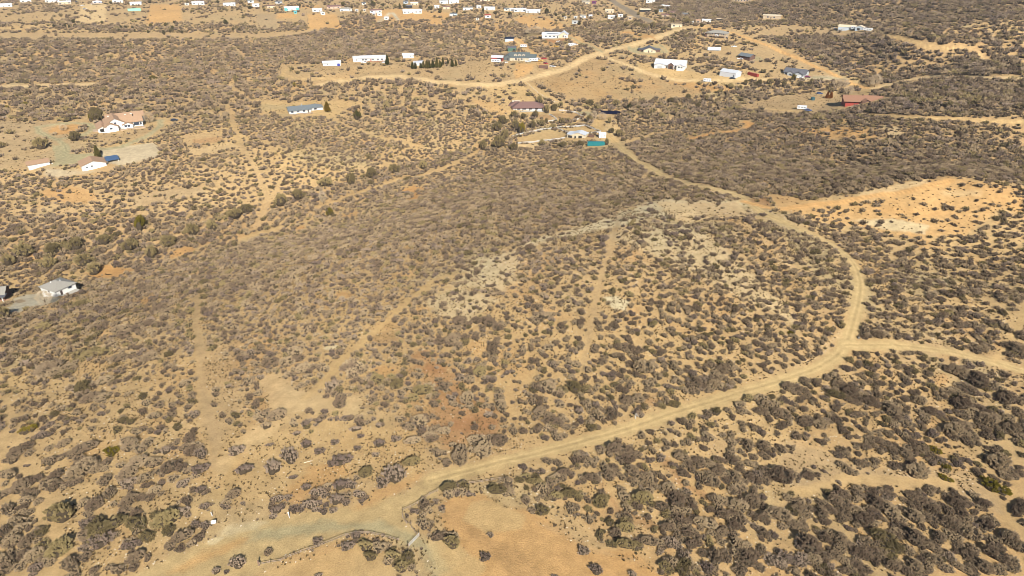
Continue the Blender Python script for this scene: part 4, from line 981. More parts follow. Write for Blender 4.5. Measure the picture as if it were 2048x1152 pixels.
# ================================================================== far village
VIL = """8,13,30,white,white,gx,white mobile home at the far left picture edge
52,3,20,white,white,gx,white mobile home near the top left corner
105,3,26,white,grey,gx,white mobile home with grey roof left of the long white trailer row
130,7,24,cream,white,gx,cream trailer house standing just in front of the top left row
195,5,17,white,red,gy,white house with red gable behind the blue boat canopy
236,4,20,white,white,gx,white house above the bare square lot
272,9,22,white,white,gx,bright white house left of the golden bare lot
397,8,24,white,white,gx,white house with row of dark windows right of the golden lot
374,9,8,white,white,flat,small square white shed beside the dark-windowed house
459,11,24,white,white,gx,low white carport house with dark bays
502,4,12,white,blue,gx,pale house with blue-grey roof near the top left middle
512,12,14,white,white,gx,white trailer at the left of the turquoise house group
543,15,16,cream,brown,gx,low cream house with brown roof left of the turquoise house
558,6,14,grey,dark,gx,dark-roofed shed above the turquoise house
584,19,30,white,turq,gx,white mobile home with turquoise ends above the golden lots
591,26,6,turq,turq,gx,tiny turquoise shed in front of the turquoise-ended home
635,22,20,white,white,gx,white mobile home behind the large golden lot
646,28,9,white,white,gy,small bright white gable shed at the golden lot edge
668,16,28,pink,brown,gx,pink stucco house with brown roof
692,21,24,white,grey,hip,white house with grey hip roof right of the pink house
714,22,6,white,white,flat,small white cube shed right of the grey hip roof
729,22,6,cream,white,flat,small cream shed near the golden strip
752,24,24,white,brown,gx,white house with dark brown roof and row of windows
748,30,7,cream,white,flat,cream stall in front of the brown-roofed white house
759,30,10,white,white,flat,white open stall in front of the brown-roofed white house
773,38,9,white,white,gx,small white shed beside the pale parking apron
728,8,8,white,dark,gx,little white house in the far brush above the hip-roofed house
825,25,40,white,white,gx,very long bright white mobile home on golden ground
818,15,14,dark,dark,gx,dark low shed behind the very long white home
812,6,10,blue,dark,gx,small blue house at the top behind two dark trees
829,9,16,cream,white,gx,cream trailer right of the small blue house
874,15,10,white,white,gx,small white shed left of the red-roofed cream house
893,17,13,cream,red,gx,cream house with red-brown roof in the village centre
888,6,18,white,white,gx,white mobile home at the top centre
908,5,20,white,white,gx,second white mobile home at the top centre, the right one
936,19,20,white,grey,gx,grey and white house with porch posts right of the village track
958,15,10,white,white,gy,small white gable house beside the long white garage
979,19,22,white,white,gx,long plain white garage at the village centre right
907,31,13,white,blue,gx,white house with bright blue awning on the wash bank
902,31,6,white,white,flat,white tank shed touching the blue-awning house
976,34,13,white,redr,gx,white cottage with bright red roof
955,39,6,white,dark,flat,tiny white box shed below the red-roofed cottage
1013,20,9,white,blue,gx,white shed with blue side near the centre top
1024,21,10,white,white,gx,white shed just right of the blue-sided one
1040,22,26,white,white,gx,long white trailer upper centre
1066,25,30,white,white,gx,long white mobile home with porch upper centre
970,1,20,cream,white,gx,cream house at the top edge of the centre
1151,36,7,white,white,flat,white storage box in the far brush
1166,35,11,white,grey,gx,white trailer with dark front amid the scrub
1181,34,7,white,white,gx,small white shed right of the dark-fronted trailer
1150,46,13,grey,grey,gx,low grey-green house on the pale clearing
1131,37,6,cream,white,flat,tiny cream shed beside the diagonal dirt track
1172,6,16,cream,grey,gx,cream house near the paved road top
1188,6,8,purple,purple,gx,purple van-like shed near the paved road top
1219,24,18,cream,cream,gx,cream flat house left of the paved road
1223,36,16,white,white,gx,long white trailer below the paved road
1241,33,9,white,white,gx,bright white shed below the paved road
1260,38,10,tan,tan,gx,tan gabled shed near the tree grove
1290,23,22,dark,cream,gx,long shed with dark open front and cream roof
1301,4,18,white,white,gx,white mobile home at the top right of the paved road
1326,14,10,white,white,gy,tall white gable barn in the far scrub
1335,15,8,white,white,gx,low white shed touching the tall gable barn
1322,23,8,blue,blue,gx,pale blue shed below the gable barn
1344,27,9,pink,red,gx,small pink house with red roof in far scrub
1330,33,16,tan,brown,gx,tan house with brown roof above the dark grove
1369,31,10,blue,blue,gx,little slate-blue house right of the tan brown-roofed one
1353,53,22,cream,cream,flat,low cream house at the road bend
1396,45,10,tan,orange,gx,orange-roofed shed beside the long white row
1412,44,18,white,white,gx,long white trailer row right of the orange-roofed shed
1383,46,8,white,white,flat,white boxy shed left of the orange-roofed shed
1437,41,9,dark,tan,gx,dark shed with tan yard right of the trailer row"""
WM = dict(white=WHT, cream=CREAM, grey=GREYW, turq=WHT, pink=mat('pink_stucco', (.42, .3, .23), .85), dark=DARK, blue=BLUEW, tan=TANW, purple=mat('purple_paint', (.1, .02, .07), .5))
RM = dict(white=WMET, grey=GSH, red=BTILE, blue=BLSH, brown=BTILE, dark=DSH, turq=WMET, cream=CREAM, redr=REDW, purple=mat('purple_paint', (.1, .02, .07), .5), tan=TANW, orange=TILE)
WM['turq'] = WHT
gv = random.Random(3)
for ln in VIL.split('\n'):
    a = ln.split(','); x, y, w = float(a[0]), float(a[1]), float(a[2]); label = ','.join(a[6:])
    y += 1.5
    cat = 'shed' if ('shed' in label or 'stall' in label or 'box' in label) else ('mobile home' if ('mobile home' in label or 'trailer' in label) else 'house')
    h = House(label, cat, x, y, gv.uniform(-9, 9), cat.replace(' ', '_'))
    k = h.m; W_ = w * k * .95; D_ = min(max(W_ * .42, 4.0), 8.5); H_ = 3.3 if w > 9 else 2.8
    wl = TURQ if label.startswith('tiny turquoise') else WM[a[3]]
    rf = TURQ if label.startswith('tiny turquoise') else RM[a[4]]
    h.wing(0, D_ / 2, W_, D_, H_, a[5], 0 if a[5] == 'flat' else max(1.0, D_ * .2), wl, rf, .35)
    n = max(1, int(W_ / 5.5))
    for i in range(n):
        xx = (i + .5) / n * W_ - W_ / 2
        if i == n // 2 and n > 1: h.door(xx, 0, 1.1, 2.1, TRIM)
        else: h.win(xx, 0, .9, min(2.4, W_ * .4), 1.5)
    if 'turquoise ends' in label:
        for sx in (-1, 1): h.part('end_room', TURQ, (sx * (W_ / 2 - 2.2), -.35, -.3, 4.2, .6, 3.5))
    if 'bright blue awning' in label: h.part('awning', mat('blue_awning', (.05, .35, .55), .5), (3.5, -2, 2.0, 6, 3.6, .2))
    if 'porch' in label: h.part('porch', WOOD, (0, -1.4, -.4, W_ * .6, 2.6, .6))
    if n > 2: h.part('roof_vent', STEEL, (W_ * .2, D_ * .55, H_ + max(1.0, D_ * .2) - .3, .5, .5, .8))
# ================================================================== containers, tanks, panels
def boxy(label, cat, name, px, py, yaw, L, Wd, H, m, extra=None, group=None):
    h = House(label, cat, px, py, yaw, name, group)
    a = MB(); a.box(0, Wd / 2, 0, L, Wd, H)
    for i in range(int(L / .9)):                     # ribs of the steel side
        x = -L / 2 + .5 + i * .9
        a.box(x, -.02, .15, .35, .06, H - .3)
    a.build('box', m, h.o); h.part('door', m, (L / 2 + .03, Wd / 2, .1, .08, Wd - .3, H - .2)); clear(h.p, L * .6)
    return h
boxy('teal shipping container below the horse barn', 'container', 'shipping_container', 1192, 292, 5, 12.2, 2.5, 2.8, TEAL)
boxy('red shipping container lying in scrub right of the metal barn', 'container', 'shipping_container', 1504, 152, -42, 12.2, 2.4, 2.7, REDW)
boxy('rust-brown box trailer beside the driveway gate below the dormer house', 'container', 'box_trailer', 1087, 137, -2, 9, 2.6, 2.6, BROWNW)
boxy('mint green storage container on the far left lot', 'container', 'shipping_container', 269, 22, 0, 17, 2.6, 3.4, MINT)
boxy('tiny rust-red livestock shelter beside the teal container and horse barn', 'shelter', 'livestock_shelter', 1182, 275, -10, 4.2, 2.2, 1.7, BROWNW)
h = House('blue canopy over parked boats on the far left lot', 'canopy', 194, 10, -2, 'boat_canopy')
h.wing(0, 3, 15, 6, 2.6, 'flat', 0, None, mat('blue_canvas', (.03, .04, .2), .7), .3)
for x in (-7, 7):
    for y in (.2, 5.8): h.part('canopy_post', STEEL, (x, y, -.3, .2, .2, 3))
h = House('navy ground-mounted solar array beside the reed clump', 'solar array', 1220, 229, -2, 'solar_array')
a = MB(); a.slab([(-8, 0, .6), (8, 0, .6), (8, 2.6, 2.4), (-8, 2.6, 2.4)], .15); a.build('panel', NAVY, h.o)
for x in (-6, -2, 2, 6): h.part('stand', STEEL, (x, 2.2, -.3, .2, .2, 2.2))
clear(h.p, 7)
h = House('dark green water tank in the bare yard left of twin rust trees', 'water tank', 1625, 201, 0, 'water_tank')
a = MB(); a.tube((0, 1.6, 0), (0, 1.6, 2.4), 1.7, 1.7, 16); a.build('tank', mat('tank_green', (.03, .07, .08), .5), h.o); a = MB(); a.tube((0, 1.6, 2.4), (0, 1.6, 2.9), 1.7, .3, 16); a.build('lid', mat('tank_green', (.03, .07, .08), .5), h.o)
# ================================================================== vehicles
def vehicle(label, cat, name, px, py, yaw, m, kind='car', sc=1.0, group=None):
    h = House(label, cat, px, py, yaw, name, group); o = h.o
    L, Wd = {'car': (4.7, 1.85), 'pickup': (5.6, 2.0), 'rv': (8.5, 2.5), 'trailer': (6.5, 2.4)}[kind]
    b = MB()
    if kind in ('car', 'pickup'):
        prof = [(-L / 2, .45), (L / 2, .45), (L / 2, .95), (L / 2 - 1.1, 1.05), (-L / 2, 1.05)]
        n = len(prof)
        for s_ in (-1, 1):
            pts = [(x, s_ * Wd / 2, z) for x, z in prof]; b.poly(pts if s_ < 0 else pts[::-1])
        for i in range(n):
            j = (i + 1) % n; (x0, z0), (x1, z1) = prof[i], prof[j]
            b.poly([(x0, Wd / 2, z0), (x1, Wd / 2, z1), (x1, -Wd / 2, z1), (x0, -Wd / 2, z0)])
        b.build('body', m, o)
        c0, c1 = (-L / 2 + .2, L / 2 - 1.2) if kind == 'car' else (-.5, L / 2 - 1.2)
        g = MB(); x = [(c0, 1.05), (c1, 1.05), (c1 - .7, 1.55), (c0 + .4, 1.55)]
        w2 = Wd / 2 - .08
        for s_ in (-1, 1):
            pts = [(a_, s_ * w2, z_) for a_, z_ in x]; g.poly(pts if s_ < 0 else pts[::-1])
        for i in range(4):
            j = (i + 1) % 4; (x0, z0), (x1, z1) = x[i], x[j]
            g.poly([(x0, w2, z0), (x1, w2, z1), (x1, -w2, z1), (x0, -w2, z0)])
        g.build('windows', GLASS, o)
        r = MB(); r.box((c0 + c1) / 2 - .15, 0, 1.555, c1 - c0 - 1.0, Wd - .2, .07); r.build('cabin_roof', m, o)
    else:
        b.box(0, 0, .55, L, Wd, 2.4); b.build('body', m, o, bevel=.15)
        g = MB()
        for x in (-L * .3, 0, L * .28): g.box(x, -Wd / 2 - .02, 1.6, 1.1, .05, .7)
        g.build('windows', GLASS, o)
        r = MB(); r.box(L / 2 + .6, 0, .55, 1.3, .15, .15); r.build('tow_bar', STEEL, o)
    for x in (-L * .3, L * .31):
        for s_ in (-1, 1):
            w = MB(); w.tube((x, s_ * (Wd / 2 - .24), .36), (x, s_ * (Wd / 2 + .01), .36), .36, .36, 10); w.build('wheel', RUBBER, o)
    o.scale = (sc,) * 3; clear(h.p, L * .6)
    return o
VP = dict(w=paintm('white', (.55, .55, .55)), s=paintm('silver', (.45, .47, .5)), k=paintm('black', (.02, .022, .03)), r=paintm('red', (.35, .02, .03)), b=paintm('blue', (.04, .08, .2)), y=paintm('yellow', (.6, .35, .03)), m=paintm('maroon', (.14, .01, .06)))
for ln in """1465,158,5,k,car,black car parked below the white metal barn
1599,157,-12,w,pickup,white pickup parked in front of the charcoal-roofed house
1615,155,4,m,car,maroon car on the gravel beside the charcoal-roofed house
1603,219,3,w,trailer,white camper trailer alone on the bare flat
1616,222,3,b,car,small dark blue car just right of the lone white camper
1639,188,0,b,car,dark blue car in the yard above the water tank
1414,164,0,w,trailer,white camper trailer in the orange brush below the white house
1468,94,12,w,pickup,white pickup on the slope above the brown barn
1480,119,-4,w,pickup,white pickup under the eave of the brown barn
1436,75,0,w,trailer,white camper beside the balcony house
1446,74,-22,k,pickup,dark pickup right of the balcony house
1452,77,0,k,car,black car furthest right of the balcony house
1735,62,-14,w,rv,white motorhome at the right end of the ridge yard
1708,59,0,s,trailer,silver trailer between the two ridge barns
1668,58,8,w,pickup,white truck left of the long ridge barn
1128,76,-28,w,rv,white motorhome with dark side beside the solar house
1118,84,4,w,pickup,white pickup on the terrace below the solar house
1142,92,22,w,trailer,white camper in brush right of the solar house track
1151,90,-10,w,car,white car just right of the camper in the brush
1124,93,0,k,car,dark car left of the camper in the brush
1112,94,-20,y,car,yellow tractor-sized vehicle in the orange yard
1047,95,0,w,trailer,white camper on the bank above the dormer house
992,125,-18,w,rv,white motorhome in front of the red carport
1010,126,5,w,pickup,white pickup left of the dormer house porch
1056,124,-5,s,pickup,silver pickup just right of the dormer house
1067,123,-8,w,rv,white motorhome in the yard right of the dormer house
1076,119,-25,s,car,silver car beyond the motorhome right of the dormer house
1080,123,0,y,pickup,yellow truck at the yard edge right of the dormer house
1088,118,-25,r,pickup,red pickup on the diagonal driveway
1091,128,-50,r,car,red car beside the rust-brown box trailer
1105,134,-25,w,pickup,white pickup at the bottom of the diagonal driveway
349,242,0,k,car,dark car on the end of the villa's gravel loop
770,126,-8,s,pickup,grey pickup under the tree right of the long ranch house
729,126,0,w,pickup,white pickup in front of the long ranch house
165,12,50,w,pickup,white pickup on the far left village track
170,19,0,w,car,white car below the far left village track
154,5,0,k,car,black car at the top left beside the cream trailer house
1175,9,0,w,car,white car by the purple shed near the paved road
1247,5,-30,k,car,dark car driving on the paved road""".split('\n'):
    a = ln.split(',', 5)
    lb = a[5]; kd = a[4]
    if 'dark car driving' in lb: a[0], a[1] = '1218', '1'
    vehicle(lb, {'car': 'car', 'pickup': 'pickup', 'rv': 'motorhome', 'trailer': 'camper'}[kd], {'car': 'parked_car', 'pickup': 'pickup_truck', 'rv': 'motorhome', 'trailer': 'camper_trailer'}[kd], float(a[0]), float(a[1]), float(a[2]), VP[a[3]], kd, 1.1)
# ================================================================== trees
def crown_mesh(name, seed, m, shape, n=900, ln=.16, wd=.045):
    """shape: r(z) profile for z 0..1; unit height crown"""
    g = np.random.default_rng(seed)
    z = g.random(n) ** .9; a = g.uniform(0, 6.283, n)
    lob = 1 + .22 * np.sin(a * 3 + seed) * np.sin(z * 9 + seed) + .12 * np.sin(a * 7 + z * 14)
    r = np.array([shape(v) for v in z]) * lob * g.uniform(.75, 1.05, n)
    P = np.c_[r * np.cos(a), r * np.sin(a), z]
    d = np.c_[np.cos(a), np.sin(a), np.full(n, .5)] + g.normal(size=(n, 3)) * .5; d /= np.linalg.norm(d, axis=1)[:, None]
    s_ = np.cross(d, g.normal(size=(n, 3))); s_ /= np.linalg.norm(s_, axis=1)[:, None]
    le = ln * g.uniform(.5, 1.3, n)[:, None]; we = wd * g.uniform(.6, 1.4, n)[:, None]
    Q = np.stack([P - d * le * .4, P + s_ * we, P + d * le, P - s_ * we], 1).reshape(-1, 3)
    i = np.arange(n)[:, None] * 4
    T = np.concatenate([i + np.array([0, 1, 2]), i + np.array([0, 2, 3])])
    V, Fc = ICO2; c = V.copy(); zz = (c[:, 2] + 1) / 2
    rr_ = np.array([shape(v) for v in zz]) * .72; hx = np.hypot(c[:, 0], c[:, 1]) + 1e-6
    if m is MATS['tan_twig']: return mesh_np(name, Q, T - 0, [m])
    c = np.c_[c[:, 0] / hx * rr_, c[:, 1] / hx * rr_, .06 + zz * .84]
    return mesh_np(name, np.concatenate([Q, c]), np.concatenate([T, Fc + len(Q)]), [m])
def trunk_mesh(h_, r, branches=0, seed=0):
    a = MB(); a.tube((0, 0, -.1), (0, 0, h_), r, r * .6, 8)
    g = random.Random(seed)
    for _ in range(branches):
        an = g.uniform(0, 6.28); z = h_ * g.uniform(.5, .9)
        a.tube((0, 0, z), (math.cos(an) * .22, math.sin(an) * .22, z + .3), r * .5, r * .2, 5)
    me = bpy.data.meshes.new('trunk'); me.from_pydata(a.v, [], a.f); me.materials.append(bark); return me
cone = lambda z: .40 * (1 - z) ** .75 * min(1, z * 8 + .35)
round_ = lambda z: .52 * math.sqrt(max(0, 1 - (2 * z - .95) ** 2)) + .03
TREE = {}
for kd, m, sh, n in (('j', 'juniper', cone, 1100), ('o', 'juniper', round_, 1300), ('b', 'brush_olive', round_, 1500), ('r', 'rust', cone, 1000), ('g', 'yellow_tree', cone, 1300), ('t', 'tan_twig', round_, 700), ('y', 'brush_green', round_, 1200)):
    TREE[kd] = [(crown_mesh('crown', s + ord(kd), MATS[m], sh, n, .15 if kd != 't' else .26, .04 if kd != 't' else .009), trunk_mesh(.45, .035, 4, s)) for s in range(3)]
for kd, mn in (('o', 'juniper'), ('b', 'brush_olive'), ('y', 'brush_green')):
    nl = []
    for s in range(3):
        V, Fc, nc = shrub_arrays(700 + s + ord(kd), 3400, .085, .022, h=.8, lobes=60, up=.2)
        V = V * np.array([.52, .52, 1.12]); me = mesh_np('crown', V, Fc, [MATS[mn], core_m])
        mi = np.zeros(len(Fc), np.int32); mi[:nc] = 1; me.polygons.foreach_set('material_index', mi)
        nl.append((me, TREE[kd][s][1]))
    TREE[kd] = nl
tr_n = [0]
def tree(kd, px, py, w, h_, label, name='tree', cat='tree', group=None):
    p = at(px, py); m = mpp(p); tr_n[0] += 1
    cr, tk = TREE[kd][tr_n[0] % 3]
    d = p - np.array([0, 0, CAMH]); cs = math.hypot(d[0], d[1]) / np.linalg.norm(d)
    H = h_ * m / cs; o = thing(name, label, cat, p, tr_n[0] * 1.3, group)
    t_ = link('trunk', tk, o); t_.scale = (H, H, H)
    c = link('crown', cr, o); c.location = (0, 0, H * (.08 if kd != 't' else .15)); wd = w * m / (.8 if kd in 'jrg' else 1.06)
    c.scale = (wd, wd, H * .92)
    if kd in 'jrgt' or 'yard tree' in label: clear(p, w * m * .4)
    return o
LOC = [('near the top left corner', 0, 160, 45), ('below the boat lot', 160, 290, 65), ('below the golden bare lot', 290, 370, 70), ('right of the golden bare lot', 370, 500, 70)]
J = [(147,46),(131,54),(139,56),(108,54),(96,66),(195,65),(205,47),(243,57),(251,57),(238,63),(266,58),(270,64),(302,55),(332,53),(346,60),(341,65),(358,65),(364,67),(328,69),(349,47),(297,66),(467,61),(478,62)]
SZ = {(147,46):8,(302,55):9,(332,53):9,(328,69):9,(346,60):9}
for i, (x, y) in enumerate(sorted(J)):
    nm = next(a for a, b, c, d in LOC if b <= x < c)
    k = sum(1 for q in sorted(J)[:i] if next(a for a, b, c, d in LOC if b <= q[0] < c) == nm)
    ordn = ['first', 'second', 'third', 'fourth', 'fifth', 'sixth', 'seventh', 'eighth', 'ninth', 'tenth', 'eleventh', 'twelfth'][k]
    s_ = SZ.get((x, y), 6.5)
    tree('o', x, y, s_, s_ * .95, f'round juniper, {ordn} from left of those {nm}', 'juniper', 'juniper', 'junipers on the far plain')
R2 = [(825,138,6,13),(831,138,6,12),(842,137,6,10),(847,136,6,13),(854,137,8,14),(859,137,6,14),(866,136,7,14),(874,136,7,19),(880,136,5,14),(882,134,5,10),(886,130,5,14),(896,128,4,10),(904,130,4,11),(905,134,7,12),(912,133,5,12)]
for i, (x, y, w, hh) in enumerate(R2):
    tree('j', x, y, w, hh, f'dark pointed conifer, number {i + 1} from left in the row by the white shed', 'conifer', 'conifer', 'row of conifers by the white shed')
for a in [
 ('j',775,130,8,18,'dark conical tree at the right end of the long white ranch house','conifer'),
 ('g',655,224,11,19,'golden-leaved tree beside the low grey-green roofed house','tree'),
 ('b',196,243,36,30,'large spreading brown-green tree at the left wall of the tiled villa','tree'),
 ('y',184,243,12,16,'yellow-green tree furthest left of the tiled villa','tree'),
 ('j',197,316,11,24,'dark conifer behind the guest house with solar awning','conifer'),
 ('o',716,240,20,22,'dense dark green bush-tree in the scrub right of the golden tree','tree'),
 ('b',774,221,18,22,'large olive tree in mid scrub, upper of the dark pair','tree'),
 ('b',808,236,10,14,'small olive tree right of the dark green one in mid scrub','tree'),
 ('y',589,173,9,10,'small green tree at the wash edge left of the gravel road','tree'),
 ('y',308,162,18,12,'dark green oak on the wash line at upper left','oak'),
 ('b',473,167,11,16,'dark oak by the wash beside the utility track','oak'),
 ('y',54,213,12,10,'round green bush-tree on the pale flat at upper left','oak'),
 ('y',16,219,9,9,'small dark green tree near the left picture edge above the flat','oak'),
 ('o',452,49,12,11,'large round green tree in the far scrub right of the golden lot','juniper'),
 ('o',436,7,7,7,'round dark tree above the dark-windowed white house','juniper'),
 ('y',280,458,30,29,'big round mustard-green oak in the middle of the left scrub','oak'),
 ('y',660,433,17,20,'bright green round tree on the dense grey slope','oak'),
 ('t',647,408,12,24,'pale leafless tree on the creek bank left of the green round tree','bare tree'),
 ('r',1654,197,7,13,'rust-coloured conifer, left one of the pair in the bare yard','conifer'),
 ('r',1661,197,7,13,'rust-coloured conifer, right one of the pair in the bare yard','conifer'),
 ('t',1697,189,15,14,'leafless grey tree casting a long shadow above the red house','bare tree'),
 ('t',1749,174,16,22,'pale leafless round tree beside the road junction','bare tree'),
 ('t',1738,170,9,14,'smaller pale leafless tree left of the round one at the junction','bare tree'),
 ('t',1672,178,14,18,'tall pale leafless tree, left of three on the creek bank','bare tree'),
 ('t',1683,178,14,18,'tall pale leafless tree, middle of three on the creek bank','bare tree'),
 ('t',1690,174,10,14,'tall pale leafless tree, right of three on the creek bank','bare tree'),
 ('o',1258,219,11,14,'dark green round tree right above the navy solar array','tree'),
 ('t',1188,240,10,16,'straw-coloured reed clump, left of the two beside the solar array','reed clump'),
 ('t',1204,240,14,13,'straw-coloured reed clump, right of the two beside the solar array','reed clump'),
 ('y',1043,267,18,24,'mustard-green oak at the left corner of the riding arena','oak'),
 ('y',1586,162,12,14,'greenish tree in front of the charcoal-roofed house','tree'),
 ('b',1030,258,22,18,'olive oak just left of the mustard-green one by the arena','oak'),
 ('b',1008,248,26,18,'broad olive oak left of the ranch paddocks','oak'),
 ('b',994,262,26,22,'broad olive oak below left of the ranch paddocks','oak'),
 ('b',1012,278,28,20,'olive oak at the lower left end of the arena','oak'),
 ('b',996,296,34,26,'largest olive oak in the creek bend left of the arena','oak'),
 ('b',1028,300,24,18,'olive oak below the lower arena fence at left','oak'),
 ('b',966,300,24,20,'olive oak at the left end of the creek grove','oak'),
 ('b',1028,236,20,16,'dark oak below the left corner of the brown-roofed ranch','oak'),
 ('b',1048,238,18,13,'rounded oak in front of the brown-roofed ranch porch','oak'),
 ('b',1070,234,20,14,'rounded oak at the right front of the brown-roofed ranch','oak'),
 ('b',1080,208,16,18,'oak touching the right eave of the brown-roofed ranch','oak'),
 ('b',1092,226,18,20,'tall oak right of the brown-roofed ranch','oak'),
 ('b',1110,222,18,14,'oak at the left end of the upper paddock fence','oak'),
 ('b',1120,214,16,12,'small oak above the upper paddock fence','oak'),
 ('b',1124,247,16,14,'oak in the middle between both white paddocks','oak'),
 ('b',1092,246,12,10,'little oak on the lower fence of the small paddock','oak'),
 ('b',1138,244,12,10,'spindly oak at the lower right paddock fence','oak'),
 ('b',1178,244,20,16,'dense oak left of the straw-coloured reeds','oak'),
 ('b',1066,256,22,16,'oak on the bank above the long arena fence','oak'),
 ('b',1084,252,18,14,'oak second from the left on the arena bank','oak'),
 ('b',1105,256,18,10,'low oak nearest the top arena corner','oak'),
 ('b',1085,292,20,14,'oak on the lower arena fence left of the barn','oak'),
 ('b',1124,294,26,12,'low oak in front of the horse barn','oak'),
 ('b',1162,292,20,12,'low oak between horse barn and teal container','oak'),
 ('b',1212,290,14,14,'oak at the right end of the teal container','oak'),
 ('b',1240,273,24,15,'dark oak in the sandy yard right of the utility shed','oak'),
 ('b',1222,266,16,12,'oak just above the utility shed yard','oak'),
 ('b',1220,246,14,12,'small oak below the navy solar array','oak'),
 ('b',1180,212,18,14,'oak left above the solar array','oak'),
 ('b',1232,212,22,16,'oak directly above the solar array','oak'),
 ('o',800,17,7,11,'dark tree, left of two behind the very long white home','tree'),
 ('o',809,17,7,10,'dark tree, right of two behind the very long white home','tree'),
 ('o',746,13,12,11,'round dark tree above the brown-roofed white house','tree'),
 ('o',858,20,6,8,'small dark tree, left of the pair by the red-roofed cream house','tree'),
 ('o',863,20,6,7,'small dark tree, right of the pair by the red-roofed cream house','tree'),
 ('o',914,27,5,9,'slim dark tree behind the blue-awning house','tree'),
 ('o',964,34,6,7,'dark bush-tree left of the red-roofed cottage','tree'),
 ('o',1094,27,13,11,'dense dark tree right of the upper centre mobile home','tree'),
 ('t',1068,70,30,14,'wide brown leafless tree left of the solar house','bare tree'),
 ('b',1238,52,14,10,'dark oak at the left of the far grove','oak'), ('b',1254,54,18,12,'dark oak second in the far grove','oak'), ('b',1272,55,18,12,'dark oak third in the far grove','oak'),
 ('b',1306,57,20,14,'tall dark oak fourth in the far grove','oak'), ('b',1290,58,18,11,'dark oak at the front of the far grove','oak'), ('b',1344,46,20,12,'dark oak right of the far grove above the cream house','oak'), ('b',1376,48,22,12,'dark oak furthest right of the far grove','oak'),
 ('t',92,610,24,26,'leafless bush-tree standing on the concrete drive','bare tree'),
 ('b',8,634,38,24,'green bush beside the porch house at the left edge','tree')]:
    tree(a[0], a[1], a[2], a[3], a[4], a[5], a[6].replace(' ', '_'), a[6])
CK = [(18,528),(52,512),(96,536),(112,506),(150,500),(172,528),(186,548),(214,486),(262,500),(306,512),(338,492),(384,468),(426,462),(468,436),(496,424),(560,410),(600,398),(650,372),(706,368),(742,356),(790,344),(846,338)]
for i, (x, y) in enumerate(CK):
    tree('b', x, y, 42 - x * .02 + (i * 7) % 12, 22 - x * .006 + (i * 5) % 7, f'brown-olive oak, number {i + 1} from the left along the creek bank', 'oak', 'oak', 'oaks along the creek')
VK = [(222,8),(300,6),(420,13),(500,18),(528,20),(552,22),(600,14),(625,14),(656,12),(686,12),(704,16),(722,28),(766,12),(790,16),(842,16),(880,26),(930,26),(946,14),(966,24),(990,28),(1008,12),(1020,32),(1052,14),(1082,16),(1112,32),(1128,34),(1146,30),(1158,50),(1196,30),(1212,36),(1232,38),(1250,36),(1276,30),(1312,28),(1320,36),(1336,22),(1350,34),(1362,26),(1386,36),(1404,54),(1420,38)]
for i, (x, y) in enumerate(VK):
    tree('b' if i % 3 else 'o', x, y, 7 + (i * 5) % 6, 6 + (i * 3) % 4, f'dark yard tree, number {i + 1} from the left in the far village', 'tree', 'tree', 'yard trees in the far village')
UK = [(1300,228),(1325,238),(1340,206),(1352,228),(1375,198),(1396,216),(1412,202),(1432,234),(1441,188),(1452,250),(1462,178),(1480,232),(1492,170),(1516,172),(1540,168),(1566,174),(1602,172),(1622,169)]
for i, (x, y) in enumerate(UK):
    tree('b', x, y, 13 + (i * 5) % 6, 11 + (i * 3) % 4, f'dark oak, number {i + 1} from the left along the upper creek', 'oak', 'oak', 'oaks along the upper creek')
tree('t', 128, 262, 12, 12, 'small whitish tree in the orange island of the looping drive', 'bare_tree', 'bare tree')
tree('b', 150, 282, 30, 20, 'broad oak at the lower left of the villa below the orange island', 'oak', 'oak')
tree('b', 84, 296, 40, 26, 'broad oak on the pale slope left of the gravel turnaround', 'oak', 'oak')
tree('t', 300, 246, 16, 20, 'twisted leafless tree at the right wall of the villa', 'bare_tree', 'bare tree')
# ================================================================== poles
def pole(px, py, h_, label, m=POLE, arm=True, r=.14, cat='utility pole', name='utility_pole'):
    p = at(px, py); mm = mpp(p); H = h_ * mm
    o = thing(name, label, cat, p, 0, 'utility poles' if arm else None)
    a = MB(); a.tube((0, 0, -.3), (0, 0, H), r * 1.2, r * .8, 8); a.build('shaft', m, o)
    if arm:
        a = MB(); a.bar((-1.2, 0, H - .6), (1.2, 0, H - .6), .12); a.build('crossarm', m, o)
    return o
for x, y, hh, lb in [(449,217,21,'pale utility pole at the top of the sandy cut below the wash'),(434,173,22,'brown utility pole on the wash beside the utility track'),(452,88,11,'utility pole at the top of the orange track'),(524,127,19,'utility pole in scrub left of the white double garage'),
  (562,151,13,'short utility pole at the left end of the curved drive'),(623,169,22,'dark utility pole where the curved drive meets the gravel road'),(661,118,12,'utility pole behind the white double garage'),(936,110,13,'pale utility pole in scrub left of the red carport'),
  (1066,150,17,'utility pole left of the rust-brown box trailer'),(1140,136,20,'utility pole beside the gravel road below the driveway'),(1209,101,12,'pale utility pole at the driveway fork'),(1495,102,14,'utility pole on the slope right of the storage trailer'),(1515,95,8,'small utility pole beside the golden road'),
  (1876,181,11,'leaning pale pole on the dark right hill'),(163,56,8,'utility pole in far scrub left of the boat lot'),(428,22,12,'utility pole right of the dark-windowed white house'),(663,165,6,'thin pole on the bare slope beside the gravel road')]:
    pole(x, y, hh, lb)
